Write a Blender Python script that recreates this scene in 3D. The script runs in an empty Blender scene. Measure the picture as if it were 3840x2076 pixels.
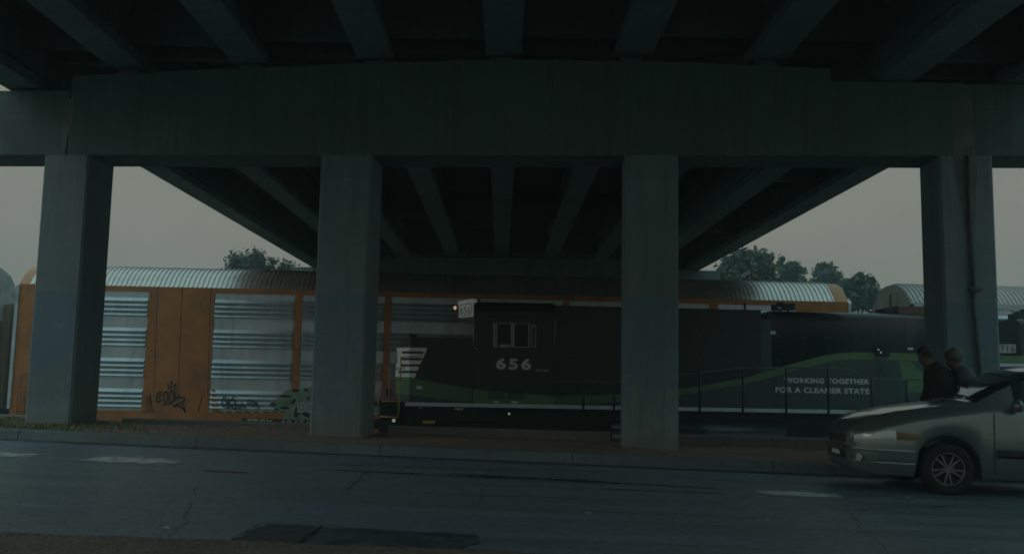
import bpy, bmesh, math, random
from mathutils import Vector, Matrix
from math import sin, cos, radians, pi, sqrt
random.seed(7)
S = bpy.context.scene
COL = S.collection

# ------------------------------------------------------------------ camera
FPX, HZ, ROLL = 3429.0, 378.0, 0.0189          # focal length and horizon drop in photo pixels (3840 wide)
CAMZ = 1.30
_p = math.atan(HZ / FPX)
_F = Vector((0, cos(_p), sin(_p))); _R0 = Vector((1, 0, 0)); _U0 = Vector((0, -sin(_p), cos(_p)))
_R = _R0 * cos(ROLL) + _U0 * sin(ROLL); _U = _U0 * cos(ROLL) - _R0 * sin(ROLL)
EYE = Vector((0, 0, CAMZ))
cd = bpy.data.cameras.new("camera"); cam = bpy.data.objects.new("camera", cd); COL.objects.link(cam)
m = Matrix((_R, _U, -_F)).transposed().to_4x4(); m.translation = EYE
cam.matrix_world = m
cd.sensor_width = 36; cd.lens = 36 * FPX / 3840; cd.clip_start = .1; cd.clip_end = 3000
S.camera = cam

# ------------------------------------------------------------------ world, sun, exposure
SUN_EL, SUN_AZ = 34, -112        # azimuth from +Y towards +X: the bright part of the cloud is behind the camera to the left
w = bpy.data.worlds.new("World"); S.world = w; w.use_nodes = True
nt = w.node_tree; nt.nodes.clear()
out = nt.nodes.new("ShaderNodeOutputWorld"); bg = nt.nodes.new("ShaderNodeBackground")
sky = nt.nodes.new("ShaderNodeTexSky"); sky.sky_type = 'NISHITA'; sky.sun_disc = False
sky.sun_elevation = radians(SUN_EL); sky.sun_rotation = radians(SUN_AZ); sky.dust_density = 4; sky.air_density = 1.0
bw = nt.nodes.new("ShaderNodeRGBToBW"); nt.links.new(sky.outputs[0], bw.inputs[0])
cl = nt.nodes.new("ShaderNodeMix"); cl.data_type = 'RGBA'; cl.inputs[0].default_value = 0.985     # cloud cover takes nearly all the blue out
cl.inputs[7].default_value = (2.0, 2.0, 2.0, 1)
nt.links.new(sky.outputs[0], cl.inputs[6])
geo = nt.nodes.new("ShaderNodeTexCoord"); sep = nt.nodes.new("ShaderNodeSeparateXYZ"); nt.links.new(geo.outputs['Generated'], sep.inputs[0])
ramp = nt.nodes.new("ShaderNodeValToRGB"); nt.links.new(sep.outputs[2], ramp.inputs[0])
SKYR = [(0.0, (2.80, 2.50, 2.14)), (0.10, (2.76, 2.62, 2.22)), (0.24, (2.74, 2.80, 2.38)), (0.5, (3.0, 4.7, 4.9)), (1.0, (3.9, 7.0, 7.4))]
e = ramp.color_ramp.elements
e[0].position, e[0].color = SKYR[0][0], (*SKYR[0][1], 1); e[1].position, e[1].color = SKYR[-1][0], (*SKYR[-1][1], 1)
for pz, c in SKYR[1:-1]:
    k = e.new(pz); k.color = (*c, 1)
noi = nt.nodes.new("ShaderNodeTexNoise"); noi.inputs['Scale'].default_value = 2.2; noi.inputs['Detail'].default_value = 5; noi.inputs['Roughness'].default_value = .55
mpg = nt.nodes.new("ShaderNodeMapping"); mpg.inputs['Scale'].default_value = (1, 1, 3.5)
nt.links.new(geo.outputs['Generated'], mpg.inputs[0]); nt.links.new(mpg.outputs[0], noi.inputs['Vector'])
mr = nt.nodes.new("ShaderNodeMapRange"); mr.inputs[3].default_value = .84; mr.inputs[4].default_value = 1.16
nt.links.new(noi.outputs[0], mr.inputs[0])
vm = nt.nodes.new("ShaderNodeVectorMath"); vm.operation = 'SCALE'
nt.links.new(ramp.outputs[0], vm.inputs[0]); nt.links.new(mr.outputs[0], vm.inputs['Scale'])
nt.links.new(vm.outputs[0], cl.inputs[7])
nt.links.new(cl.outputs[2], bg.inputs[0]); bg.inputs[1].default_value = 0.15
nt.links.new(bg.outputs[0], out.inputs[0])
sd = bpy.data.lights.new("sun", 'SUN'); so = bpy.data.objects.new("sun", sd); COL.objects.link(so)
sd.energy = 0.5; sd.angle = radians(45); sd.color = (1, .99, .95)
_d = Vector((sin(radians(SUN_AZ)) * cos(radians(SUN_EL)), cos(radians(SUN_AZ)) * cos(radians(SUN_EL)), sin(radians(SUN_EL))))
so.rotation_euler = _d.to_track_quat('Z', 'Y').to_euler(); so.location = (-20, 5, 30)
S.view_settings.view_transform = 'Standard'; S.view_settings.look = 'None'
S.view_settings.exposure = -0.72; S.view_settings.gamma = 1
S.cycles.max_bounces = 8; S.cycles.diffuse_bounces = 5; S.cycles.glossy_bounces = 4
S.cycles.use_denoising = True; S.cycles.filter_width = 1.7
S.cycles.sample_clamp_indirect = 2; S.cycles.volume_bounces = 0
S.cycles.use_adaptive_sampling = False

# ------------------------------------------------------------------ materials
def nodes(name):
    mt = bpy.data.materials.new(name); mt.use_nodes = True
    n = mt.node_tree.nodes; b = n.get("Principled BSDF"); return mt, mt.node_tree, b
def tex(t, kind, scale, detail=4, rough=.6, vec=None, **kw):
    n = t.nodes.new(kind)
    n.inputs['Scale'].default_value = scale
    if 'Detail' in n.inputs: n.inputs['Detail'].default_value = detail
    if 'Roughness' in n.inputs and kind == "ShaderNodeTexNoise": n.inputs['Roughness'].default_value = rough
    if vec is not None: t.links.new(vec, n.inputs['Vector'])
    return n
def rampn(t, src, stops):
    r = t.nodes.new("ShaderNodeValToRGB"); t.links.new(src, r.inputs[0]); e = r.color_ramp.elements
    e[0].position, e[0].color = stops[0][0], (*stops[0][1], 1); e[1].position, e[1].color = stops[-1][0], (*stops[-1][1], 1)
    for p, c in stops[1:-1]:
        k = e.new(p); k.color = (*c, 1)
    return r
def g3(v): return (v, v, v)
def mixc(t, fac, a, b, mode='MIX'):
    n = t.nodes.new("ShaderNodeMix"); n.data_type = 'RGBA'; n.blend_type = mode
    for i, s in ((0, fac), (6, a), (7, b)):
        if hasattr(s, 'is_output') or isinstance(s, bpy.types.NodeSocket): t.links.new(s, n.inputs[i])
        elif i == 0: n.inputs[0].default_value = s
        else: n.inputs[i].default_value = (*s, 1)
    return n.outputs[2]
def math_n(t, op, a, b=None):
    n = t.nodes.new("ShaderNodeMath"); n.operation = op
    for i, s in ((0, a), (1, b)):
        if s is None: continue
        if isinstance(s, bpy.types.NodeSocket): t.links.new(s, n.inputs[i])
        else: n.inputs[i].default_value = s
    return n.outputs[0]
def mk(name, col, rough=.6, metal=0, var=.18, scale=2.0, bump=0, bscale=30, stretch=(1, 1, 1), dirt=None, spec=.5, coat=0, rv=.1):
    """a plain procedural material: base colour with two scales of mottling, optional bump and a dirt tint"""
    mt, t, b = nodes(name)
    tc = t.nodes.new("ShaderNodeTexCoord"); mp = t.nodes.new("ShaderNodeMapping"); mp.inputs['Scale'].default_value = stretch
    t.links.new(tc.outputs['Object'], mp.inputs[0]); v = mp.outputs[0]
    n1 = tex(t, "ShaderNodeTexNoise", scale, 6, .65, v)
    lo = tuple(c * (1 - var) for c in col); hi = tuple(min(1, c * (1 + var)) for c in col)
    c = rampn(t, n1.outputs[0], [(.3, lo), (.7, hi)]).outputs[0]
    if dirt:
        n2 = tex(t, "ShaderNodeTexNoise", scale * .6 + .7, 8, .7, v)
        f = rampn(t, n2.outputs[0], [(.48, g3(0)), (.72, g3(.75))]).outputs[0]
        c = mixc(t, f, c, dirt)
    t.links.new(c, b.inputs['Base Color'])
    b.inputs['Metallic'].default_value = metal; b.inputs['Specular IOR Level'].default_value = spec
    n3 = tex(t, "ShaderNodeTexNoise", scale * 2.5, 5, .6, v)
    r = t.nodes.new("ShaderNodeMapRange"); r.inputs[3].default_value = max(.03, rough - rv); r.inputs[4].default_value = min(1, rough + rv)
    t.links.new(n3.outputs[0], r.inputs[0]); t.links.new(r.outputs[0], b.inputs['Roughness'])
    if coat: b.inputs['Coat Weight'].default_value = coat; b.inputs['Coat Roughness'].default_value = .08
    if bump:
        n4 = tex(t, "ShaderNodeTexNoise", bscale, 6, .6, v)
        bp = t.nodes.new("ShaderNodeBump"); bp.inputs['Strength'].default_value = bump; bp.inputs['Distance'].default_value = .02
        t.links.new(n4.outputs[0], bp.inputs['Height']); t.links.new(bp.outputs[0], b.inputs['Normal'])
    return mt
def emit(name, col, s):
    mt, t, b = nodes(name); b.inputs['Base Color'].default_value = (*col, 1)
    b.inputs['Emission Color'].default_value = (*col, 1); b.inputs['Emission Strength'].default_value = s
    return mt

def concrete(name, base=(.27, .28, .27), painted=False):
    mt, t, b = nodes(name)
    tc = t.nodes.new("ShaderNodeTexCoord"); v = tc.outputs['Object']
    big = tex(t, "ShaderNodeTexNoise", .55, 6, .6, v); mid = tex(t, "ShaderNodeTexNoise", 3.0, 7, .7, v); fine = tex(t, "ShaderNodeTexNoise", 45, 4, .6, v)
    lo = tuple(x * .78 for x in base); hi = tuple(x * 1.18 for x in base)
    c = rampn(t, big.outputs[0], [(.3, lo), (.7, hi)]).outputs[0]
    c = mixc(t, rampn(t, mid.outputs[0], [(.35, g3(.45)), (.7, g3(0))]).outputs[0], c, tuple(x * .7 for x in base))
    # rain streaks: noise stretched down the face
    mp = t.nodes.new("ShaderNodeMapping"); mp.inputs['Scale'].default_value = (5, 5, .25); t.links.new(v, mp.inputs[0])
    st = tex(t, "ShaderNodeTexNoise", 1.0, 6, .7, mp.outputs[0])
    c = mixc(t, rampn(t, st.outputs[0], [(.50, g3(0)), (.72, g3(.7))]).outputs[0], c, tuple(x * .5 for x in base))
    # faint formwork lifts
    sp = t.nodes.new("ShaderNodeSeparateXYZ"); t.links.new(v, sp.inputs[0])
    fr = math_n(t, 'FRACT', math_n(t, 'MULTIPLY', sp.outputs[2], 1 / 1.22))
    jl = math_n(t, 'LESS_THAN', fr, .012)
    c = mixc(t, math_n(t, 'MULTIPLY', jl, .35), c, tuple(x * .5 for x in base))
    if painted:
        # grey-blue paint rolled over graffiti up to head height, worn through in patches
        edge = tex(t, "ShaderNodeTexNoise", .9, 3, .5, v)
        zz = math_n(t, 'LESS_THAN', math_n(t, 'ADD', sp.outputs[2], math_n(t, 'MULTIPLY', edge.outputs[0], .05)), 2.75)
        pn = tex(t, "ShaderNodeTexNoise", 1.7, 5, .55, v)
        hz = math_n(t, 'MULTIPLY', math_n(t, 'SUBTRACT', sp.outputs[2], 1.7), .16)
        pm = rampn(t, math_n(t, 'ADD', pn.outputs[0], hz), [(.45, g3(0)), (.475, g3(1))]).outputs[0]
        f = math_n(t, 'MULTIPLY', math_n(t, 'MULTIPLY', pm, zz), .5)
        c = mixc(t, f, c, (.13, .215, .30))
        # red clay splashed on the foot
        ft = t.nodes.new("ShaderNodeMapRange"); ft.inputs[1].default_value = .1; ft.inputs[2].default_value = .9; ft.inputs[3].default_value = .6; ft.inputs[4].default_value = 0
        t.links.new(math_n(t, 'ADD', sp.outputs[2], math_n(t, 'MULTIPLY', mid.outputs[0], .5)), ft.inputs[0])
        c = mixc(t, ft.outputs[0], c, (.2, .15, .11))
    t.links.new(c, b.inputs['Base Color']); b.inputs['Roughness'].default_value = .88; b.inputs['Specular IOR Level'].default_value = .25
    bp = t.nodes.new("ShaderNodeBump"); bp.inputs['Strength'].default_value = .35; bp.inputs['Distance'].default_value = .01
    t.links.new(fine.outputs[0], bp.inputs['Height']); t.links.new(bp.outputs[0], b.inputs['Normal'])
    return mt

def asphalt():
    mt, t, b = nodes("asphalt")
    tc = t.nodes.new("ShaderNodeTexCoord"); v = tc.outputs['Object']
    mp = t.nodes.new("ShaderNodeMapping"); mp.inputs['Rotation'].default_value = (0, 0, .09); mp.inputs['Scale'].default_value = (.10, 2.1, 1); t.links.new(v, mp.inputs[0])
    streak = tex(t, "ShaderNodeTexNoise", 1.3, 7, .62, mp.outputs[0]); big = tex(t, "ShaderNodeTexNoise", .35, 5, .6, v)
    grit = tex(t, "ShaderNodeTexNoise", 55, 5, .8, v); grit2 = tex(t, "ShaderNodeTexVoronoi", 120, vec=v)
    c = rampn(t, big.outputs[0], [(.3, (.110, .158, .205)), (.7, (.172, .235, .29))]).outputs[0]
    c = mixc(t, rampn(t, streak.outputs[0], [(.4, g3(.42)), (.58, g3(0))]).outputs[0], c, (.05, .066, .072))
    c = mixc(t, rampn(t, streak.outputs[0], [(.58, g3(0)), (.75, g3(.4))]).outputs[0], c, (.27, .34, .40))
    mot = tex(t, "ShaderNodeTexNoise", 9, 8, .75, v)
    c = mixc(t, rampn(t, mot.outputs[0], [(.36, g3(.8)), (.5, g3(0))]).outputs[0], c, (.045, .062, .07))
    c = mixc(t, rampn(t, grit.outputs[0], [(.47, g3(0)), (.66, g3(.75))]).outputs[0], c, (.42, .50, .54))
    # hair cracks along a coarse cell pattern
    wv = tex(t, "ShaderNodeTexNoise", 1.2, 6, .7, v)
    wp = mixc(t, .22, v, wv.outputs[1])
    vo = t.nodes.new("ShaderNodeTexVoronoi"); vo.feature = 'DISTANCE_TO_EDGE'; vo.inputs['Scale'].default_value = .3; t.links.new(wp, vo.inputs['Vector'])
    ck = math_n(t, 'LESS_THAN', vo.outputs['Distance'], .0018)
    gate = rampn(t, big.outputs[0], [(.47, g3(0)), (.52, g3(1))]).outputs[0]
    c = mixc(t, math_n(t, 'MULTIPLY', math_n(t, 'MULTIPLY', ck, gate), .8), c, (.012, .013, .014))
    t.links.new(c, b.inputs['Base Color'])
    rr = rampn(t, streak.outputs[0], [(.35, g3(.27)), (.65, g3(.48))]).outputs[0]
    t.links.new(rr, b.inputs['Roughness']); b.inputs['Specular IOR Level'].default_value = .5
    hh = math_n(t, 'ADD', grit.outputs[0], math_n(t, 'MULTIPLY', grit2.outputs[0], .6))
    bp = t.nodes.new("ShaderNodeBump"); bp.inputs['Strength'].default_value = .9; bp.inputs['Distance'].default_value = .012
    t.links.new(hh, bp.inputs['Height']); t.links.new(bp.outputs[0], b.inputs['Normal'])
    return mt
def soil(name, a, bcol, gcol=None):
    mt, t, b = nodes(name)
    tc = t.nodes.new("ShaderNodeTexCoord"); v = tc.outputs['Object']
    n1 = tex(t, "ShaderNodeTexNoise", 2.2, 8, .72, v); n2 = tex(t, "ShaderNodeTexNoise", 28, 5, .7, v)
    c = rampn(t, n1.outputs[0], [(.3, a), (.72, bcol)]).outputs[0]
    c = mixc(t, rampn(t, n2.outputs[0], [(.4, g3(.7)), (.62, g3(0))]).outputs[0], c, tuple(x * .45 for x in a))
    c = mixc(t, rampn(t, n2.outputs[0], [(.64, g3(0)), (.75, g3(.5))]).outputs[0], c, tuple(min(1, x * 1.6) for x in bcol))
    t.links.new(c, b.inputs['Base Color']); b.inputs['Roughness'].default_value = .95; b.inputs['Specular IOR Level'].default_value = .15
    bp = t.nodes.new("ShaderNodeBump"); bp.inputs['Strength'].default_value = .8; bp.inputs['Distance'].default_value = .03
    t.links.new(n2.outputs[0], bp.inputs['Height']); t.links.new(bp.outputs[0], b.inputs['Normal'])
    return mt
def louvre_mat():
    mt, t, b = nodes("galvanised_side")
    tc = t.nodes.new("ShaderNodeTexCoord"); v = tc.outputs['Object']
    mp = t.nodes.new("ShaderNodeMapping"); mp.inputs['Scale'].default_value = (1, 1, .12); t.links.new(v, mp.inputs[0])
    n1 = tex(t, "ShaderNodeTexNoise", 3.5, 6, .65, mp.outputs[0]); n2 = tex(t, "ShaderNodeTexNoise", 1.2, 5, .6, v)
    c = rampn(t, n2.outputs[0], [(.3, (.44, .51, .54)), (.7, (.60, .65, .66))]).outputs[0]
    c = mixc(t, rampn(t, n1.outputs[0], [(.5, g3(0)), (.72, g3(.55))]).outputs[0], c, (.2, .22, .22))
    sp = t.nodes.new("ShaderNodeSeparateXYZ"); t.links.new(v, sp.inputs[0])
    wb = tex(t, "ShaderNodeTexNoise", 6, 3, .6, v)
    fx = math_n(t, 'FRACT', math_n(t, 'ADD', math_n(t, 'MULTIPLY', sp.outputs[0], 9.1), math_n(t, 'MULTIPLY', wb.outputs[0], .12)))
    ln = math_n(t, 'LESS_THAN', fx, .2)
    c = mixc(t, math_n(t, 'MULTIPLY', ln, .10), c, (.1, .11, .115))     # columns of drain holes in the sheet
    t.links.new(c, b.inputs['Base Color']); b.inputs['Metallic'].default_value = .72; b.inputs['Roughness'].default_value = .42
    return mt

M = dict(
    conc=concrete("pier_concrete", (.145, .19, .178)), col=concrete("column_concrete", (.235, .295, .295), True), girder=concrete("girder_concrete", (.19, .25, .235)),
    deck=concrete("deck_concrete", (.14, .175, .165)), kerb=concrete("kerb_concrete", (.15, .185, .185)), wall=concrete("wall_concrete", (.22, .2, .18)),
    asphalt=asphalt(), dirt=soil("red_dirt", (.25, .18, .14), (.44, .325, .262)), mud=soil("brown_mud", (.20, .16, .125), (.36, .30, .24)),
    ballast=soil("ballast_stone", (.20, .205, .195), (.40, .40, .38)), field=soil("rough_ground", (.09, .10, .06), (.17, .17, .11)),
    orange=mk("orange_paint", (.45, .16, .036), .55, 0, .2, 1.4, dirt=(.20, .085, .04)), orange_lt=mk("faded_orange_paint", (.55, .27, .14), .6, 0, .15, 1.2),
    seam=mk("dark_seam", (.02, .02, .02), .8), louvre=louvre_mat(),
    roof=mk("galvanised_roof", (.70, .62, .57), .33, .8, .12, 1.5, stretch=(.25, 1, 1), dirt=(.53, .45, .41)),
    tan=mk("tan_paint", (.26, .2, .13), .6, 0, .15, 1.2, dirt=(.15, .12, .085)), tanlt=mk("pale_end_paint", (.40, .37, .31), .6, 0, .15, 1.0, dirt=(.26, .24, .2)),
    white=mk("dull_white_paint", (.80, .80, .76), .5, 0, .12, 2), trim=mk("pale_trim", (.5, .55, .57), .5, 0, .2, 2, dirt=(.2, .2, .2)),
    black=mk("black_engine_paint", (.006, .010, .010), .4, 0, .4, 1.5, dirt=(.014, .018, .018)), under=mk("greasy_black", (.012, .012, .012), .7, 0, .4, 4, bump=.3),
    teal=mk("dark_green_paint", (.035, .06, .062), .45, 0, .2, 1.5), green=mk("green_paint", (.095, .185, .078), .45, 0, .15, 1.5, dirt=(.07, .135, .06)),
    letter=mk("silver_lettering", (.62, .66, .68), .5, 0, .1, 4), blacktxt=mk("black_lettering", (.02, .022, .025), .6), yellow=mk("yellow_handrail_paint", (.45, .31, .06), .5, 0, .2, 4),
    stripe=mk("white_stripe", (.5, .55, .58), .5, 0, .15, 2), spray=mk("black_spray", (.018, .02, .024), .8, 0, .2, 4), spraygreen=mk("green_spray", (.2, .29, .2), .7, 0, .35, 3),
    spraywhite=mk("white_spray", (.5, .54, .56), .7), spraypink=mk("pink_spray", (.35, .13, .12), .7), frame=mk("window_frame_aluminium", (.30, .33, .34), .4, .3),
    glass=mk("dark_glass", (.004, .005, .006), .12, 0, .1, 2, spec=.12), pipe=mk("drain_pipe_iron", (.095, .12, .118), .7, 0, .3, 5), stain=mk("wet_stain", (.16, .175, .165), .8, 0, .3, 3),
    maroon=mk("maroon_paint", (.14, .05, .045), .6, 0, .2, 3), leaf=mk("leaf", (.07, .09, .05), .6, 0, .4, .8), leafdk=mk("dark_leaf", (.042, .06, .035), .6, 0, .4, .8),
    leafol=mk("autumn_leaf", (.09, .085, .04), .6, 0, .4, .8), bark=mk("bark", (.06, .05, .04), .9, 0, .3, 6, bump=.4),
    grass=mk("grass_blade", (.165, .205, .085), .7, 0, .45, 1.2), grassdry=mk("dry_grass_blade", (.32, .28, .14), .7, 0, .3, 1.2),
    mark=mk("worn_paint_and_sheen", (.66, .70, .68), .6, 0, .25, 9, dirt=(.34, .38, .39)), markyel=mk("worn_yellow_paint", (.16, .11, .045), .7, 0, .4, 9, dirt=(.06, .06, .06)),
    patch=mk("dark_tar_patch", (.06, .075, .08), .5, 0, .7, 5, bump=.6, bscale=60), tar=mk("tar_crack", (.012, .013, .014), .5),
    patchlt=mk("old_asphalt_patch", (.06, .066, .066), .6, 0, .3, 5, bump=.5, bscale=80),
    car=mk("silver_car_paint", (.19, .225, .215), .3, .5, .02, .5, coat=.9, rv=.01), carglass=mk("car_glass", (.02, .024, .025), .04, 0, .1, 1, spec=.9),
    tyre=mk("tyre_rubber", (.014, .014, .015), .8, 0, .2, 6), rim=mk("alloy_rim", (.16, .17, .17), .4, .6), lamp=mk("headlamp_lens", (.6, .62, .6), .12, .3, .1, 4), amber=mk("amber_lens", (.22, .13, .06), .3),
    blacktrim=mk("black_trim", (.014, .015, .016), .5), skin=mk("skin", (.13, .08, .06), .6), hairdk=mk("dark_hair", (.03, .026, .022), .8, 0, .4, 30), hairgr=mk("greying_hair", (.1, .095, .085), .8, 0, .4, 30),
    jacket=mk("black_jacket_cloth", (.022, .022, .022), .9, 0, .3, 5), shirt=mk("blue_grey_shirt_cloth", (.11, .135, .18), .9, 0, .2, 7), trouser=mk("dark_trousers_cloth", (.03, .032, .04), .9, 0, .2, 6),
    shoe=mk("shoe_leather", (.02, .018, .016), .5), chrome=mk("bare_metal", (.5, .5, .5), .3, .9), steel=mk("rail_steel", (.16, .13, .11), .5, .6), sleeper=mk("timber_sleeper", (.07, .055, .045), .9),
    litter=mk("pale_litter", (.5, .5, .48), .8), bag=mk("black_bag_cloth", (.02, .02, .022), .8),
    warm=emit("warm_headlight_lens", (1, .6, .32), .8), cool=emit("white_marker_lens", (.95, .98, .9), .22),
)

# ------------------------------------------------------------------ mesh helpers
class MB:
    def __init__(s): s.v = []; s.f = []; s.m = []; s.cur = 0; s.sm = []; s.smooth = False
    def add(s, vs, fs, sm=None):
        o = len(s.v); s.v += [Vector(v) for v in vs]
        for f in fs:
            s.f.append([o + i for i in f]); s.m.append(s.cur); s.sm.append(s.smooth if sm is None else sm)
        return s
    def box(s, x0, x1, y0, y1, z0, z1):
        vs = [(x, y, z) for z in (z0, z1) for y in (y0, y1) for x in (x0, x1)]
        return s.add(vs, [(0, 2, 3, 1), (4, 5, 7, 6), (0, 1, 5, 4), (2, 6, 7, 3), (0, 4, 6, 2), (1, 3, 7, 5)], False)
    def bbox(s, x0, x1, y0, y1, z0, z1, b=.02):
        """box with chamfered vertical and top edges"""
        pl = [(x0 + b, y0), (x1 - b, y0), (x1, y0 + b), (x1, y1 - b), (x1 - b, y1), (x0 + b, y1), (x0, y1 - b), (x0, y0 + b)]
        cx, cy = (x0 + x1) / 2, (y0 + y1) / 2
        top = [(x + (b if x < cx else -b), y + (b if y < cy else -b)) for x, y in pl]
        vs = [(x, y, z0) for x, y in pl] + [(x, y, z1 - b) for x, y in pl] + [(x, y, z1) for x, y in top]
        fs = [tuple(range(7, -1, -1)), tuple(range(16, 24))]
        for k in (0, 8):
            for i in range(8):
                j = (i + 1) % 8; fs.append((k + i, k + j, k + 8 + j, k + 8 + i))
        return s.add(vs, fs, False)
    def prism(s, poly, axis, a, b, sm=False):
        """poly in the two other axes (x,y,z order), extruded from a to b along axis"""
        def p3(q, t):
            return (t, q[0], q[1]) if axis == 0 else (q[0], t, q[1]) if axis == 1 else (q[0], q[1], t)
        n = len(poly); vs = [p3(q, a) for q in poly] + [p3(q, b) for q in poly]
        s.add(vs, [tuple(range(n)), tuple(range(2 * n - 1, n - 1, -1))], False)
        o = len(s.v) - 2 * n
        for i in range(n):
            j = (i + 1) % n; s.f.append([o + i, o + n + i, o + n + j, o + j]); s.m.append(s.cur); s.sm.append(sm)
        return s
    def cyl(s, p0, p1, r0, r1=None, n=12, caps=True, sm=True):
        p0, p1 = Vector(p0), Vector(p1); r1 = r0 if r1 is None else r1
        d = (p1 - p0).normalized(); a = d.orthogonal().normalized(); b = d.cross(a)
        vs = []
        for p, r in ((p0, r0), (p1, r1)):
            vs += [p + (a * cos(2 * pi * i / n) + b * sin(2 * pi * i / n)) * r for i in range(n)]
        s.add(vs, [(i, (i + 1) % n, n + (i + 1) % n, n + i) for i in range(n)], sm)
        if caps: s.add([], []); o = len(s.v) - 2 * n; s.f += [[o + i for i in range(n - 1, -1, -1)], [o + n + i for i in range(n)]]; s.m += [s.cur] * 2; s.sm += [False] * 2
        return s
    def tube(s, pts, r, n=8):
        for a, b in zip(pts, pts[1:]): s.cyl(a, b, r, n=n)
        return s
    def grid(s, rows, sm=True, close=False):
        n = len(rows[0]); o = len(s.v)
        for r in rows: s.v += [Vector(p) for p in r]
        for i in range(len(rows) - 1):
            for j in range(n if close else n - 1):
                k = (j + 1) % n
                s.f.append([o + i * n + j, o + i * n + k, o + (i + 1) * n + k, o + (i + 1) * n + j]); s.m.append(s.cur); s.sm.append(sm)
        return s
    def build(s, name, mats, parent=None, world=False):
        if not isinstance(mats, (list, tuple)): mats = [mats]
        vs = s.v
        if world and parent is not None:
            inv = chain(parent).inverted(); vs = [inv @ v for v in vs]
        me = bpy.data.meshes.new(name); me.from_pydata([tuple(v) for v in vs], [], s.f)
        for mt in mats: me.materials.append(mt)
        me.polygons.foreach_set('material_index', s.m); me.polygons.foreach_set('use_smooth', s.sm)
        bm = bmesh.new(); bm.from_mesh(me); bmesh.ops.recalc_face_normals(bm, faces=bm.faces); bm.to_mesh(me); bm.free()
        me.update()
        return link(name, me, parent)
def link(name, data, parent=None):
    o = bpy.data.objects.new(name, data); COL.objects.link(o)
    if parent is not None: o.parent = parent
    return o
def chain(o):
    m = o.matrix_basis.copy()
    while o.parent is not None:
        o = o.parent; m = o.matrix_basis @ m
    return m
def thing(name, label, cat, loc=(0, 0, 0), rz=0, group=None, ry=0):
    o = link(name, None); o.location = loc; o.rotation_euler = (0, ry, rz); return tag(o, label, cat, group)
def tag(o, label, cat, group=None, kind=None):
    o['label'] = label; o['category'] = cat
    if group: o['group'] = group
    if kind: o['kind'] = kind
    return o
def struct(o): o['kind'] = 'structure'; return o

# a pixel of the photograph -> the point where its ray meets a plane (used for marks that lie on known surfaces)
def hit(px, py, P0, n):
    d = _F * FPX + _R * (px - 1920) - _U * (py - 1038); n = Vector(n)
    return EYE + d * ((Vector(P0) - EYE).dot(n) / d.dot(n))
class Plane:
    def __init__(s, P0, n, ex, inv=None): s.P0 = Vector(P0); s.n = Vector(n).normalized(); s.ex = Vector(ex).normalized(); s.ez = Vector((0, 0, 1))
    def p(s, px, py, off=0):
        # push the point along the plane's own normal, which faces the road
        return hit(px, py, s.P0, s.n) + s.n * off
def decal(name, pl, polys, mat, parent, off=.004):
    if len(polys) > 1 and name in ('gusset', 'data_plate', 'builder_plate', 'frame_plate'):
        return [decal(name, pl, [q], mat, parent, off) for q in polys]
    b = MB()
    for poly in polys:
        vs = [pl.p(x, y, off) for x, y in poly]; b.add(vs, [tuple(range(len(vs)))])
    o = b.build(name, mat, parent, world=True)
    return o
def band(top, bot, n=40):
    """closed strips between two polylines given as pixel lists, as quads"""
    def ev(L, x):
        for (x0, y0), (x1, y1) in zip(L, L[1:]):
            if x0 <= x <= x1: return y0 + (y1 - y0) * (x - x0) / (x1 - x0)
        return L[0][1] if x < L[0][0] else L[-1][1]
    a, b = max(top[0][0], bot[0][0]), min(top[-1][0], bot[-1][0])
    xs = [a + (b - a) * i / n for i in range(n + 1)]
    return [[(x0, ev(top, x0)), (x1, ev(top, x1)), (x1, ev(bot, x1)), (x0, ev(bot, x0))] for x0, x1 in zip(xs, xs[1:])]
def strokes(name, pl, lines, wpx, mat, parent, off=.006):
    """spray-can lines: flat ribbons that follow polylines"""
    b = MB(); b.smooth = False
    for k, ln in enumerate(lines):
        P = [pl.p(x, y, off + .0007 * k) for x, y in ln]
        wd = wpx * (P[0] - EYE).length / FPX / 2
        for i, (a, c) in enumerate(zip(P, P[1:])):
            d = (c - a); L = d.length
            if L < 1e-6: continue
            d /= L; s = d.cross(pl.n).normalized() * wd; a2 = a - d * wd * .4; c2 = c + d * wd * .4; q = pl.n * (.0001 * (i % 5))
            b.add([a2 - s + q, c2 - s + q, c2 + s + q, a2 + s + q], [(0, 1, 2, 3)])
    return b.build(name, mat, parent, world=True)
def smoothline(pts, n=6):
    """Catmull-Rom through pixel points"""
    out = []; P = [pts[0]] + list(pts) + [pts[-1]]
    for i in range(1, len(P) - 2):
        for k in range(n):
            t = k / n; q = []
            for a in (0, 1):
                p0, p1, p2, p3 = P[i - 1][a], P[i][a], P[i + 1][a], P[i + 2][a]
                q.append(.5 * (2 * p1 + (p2 - p0) * t + (2 * p0 - 5 * p1 + 4 * p2 - p3) * t * t + (3 * p1 - p0 - 3 * p2 + p3) * t ** 3))
            out.append(tuple(q))
    out.append(pts[-1]); return out
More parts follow.
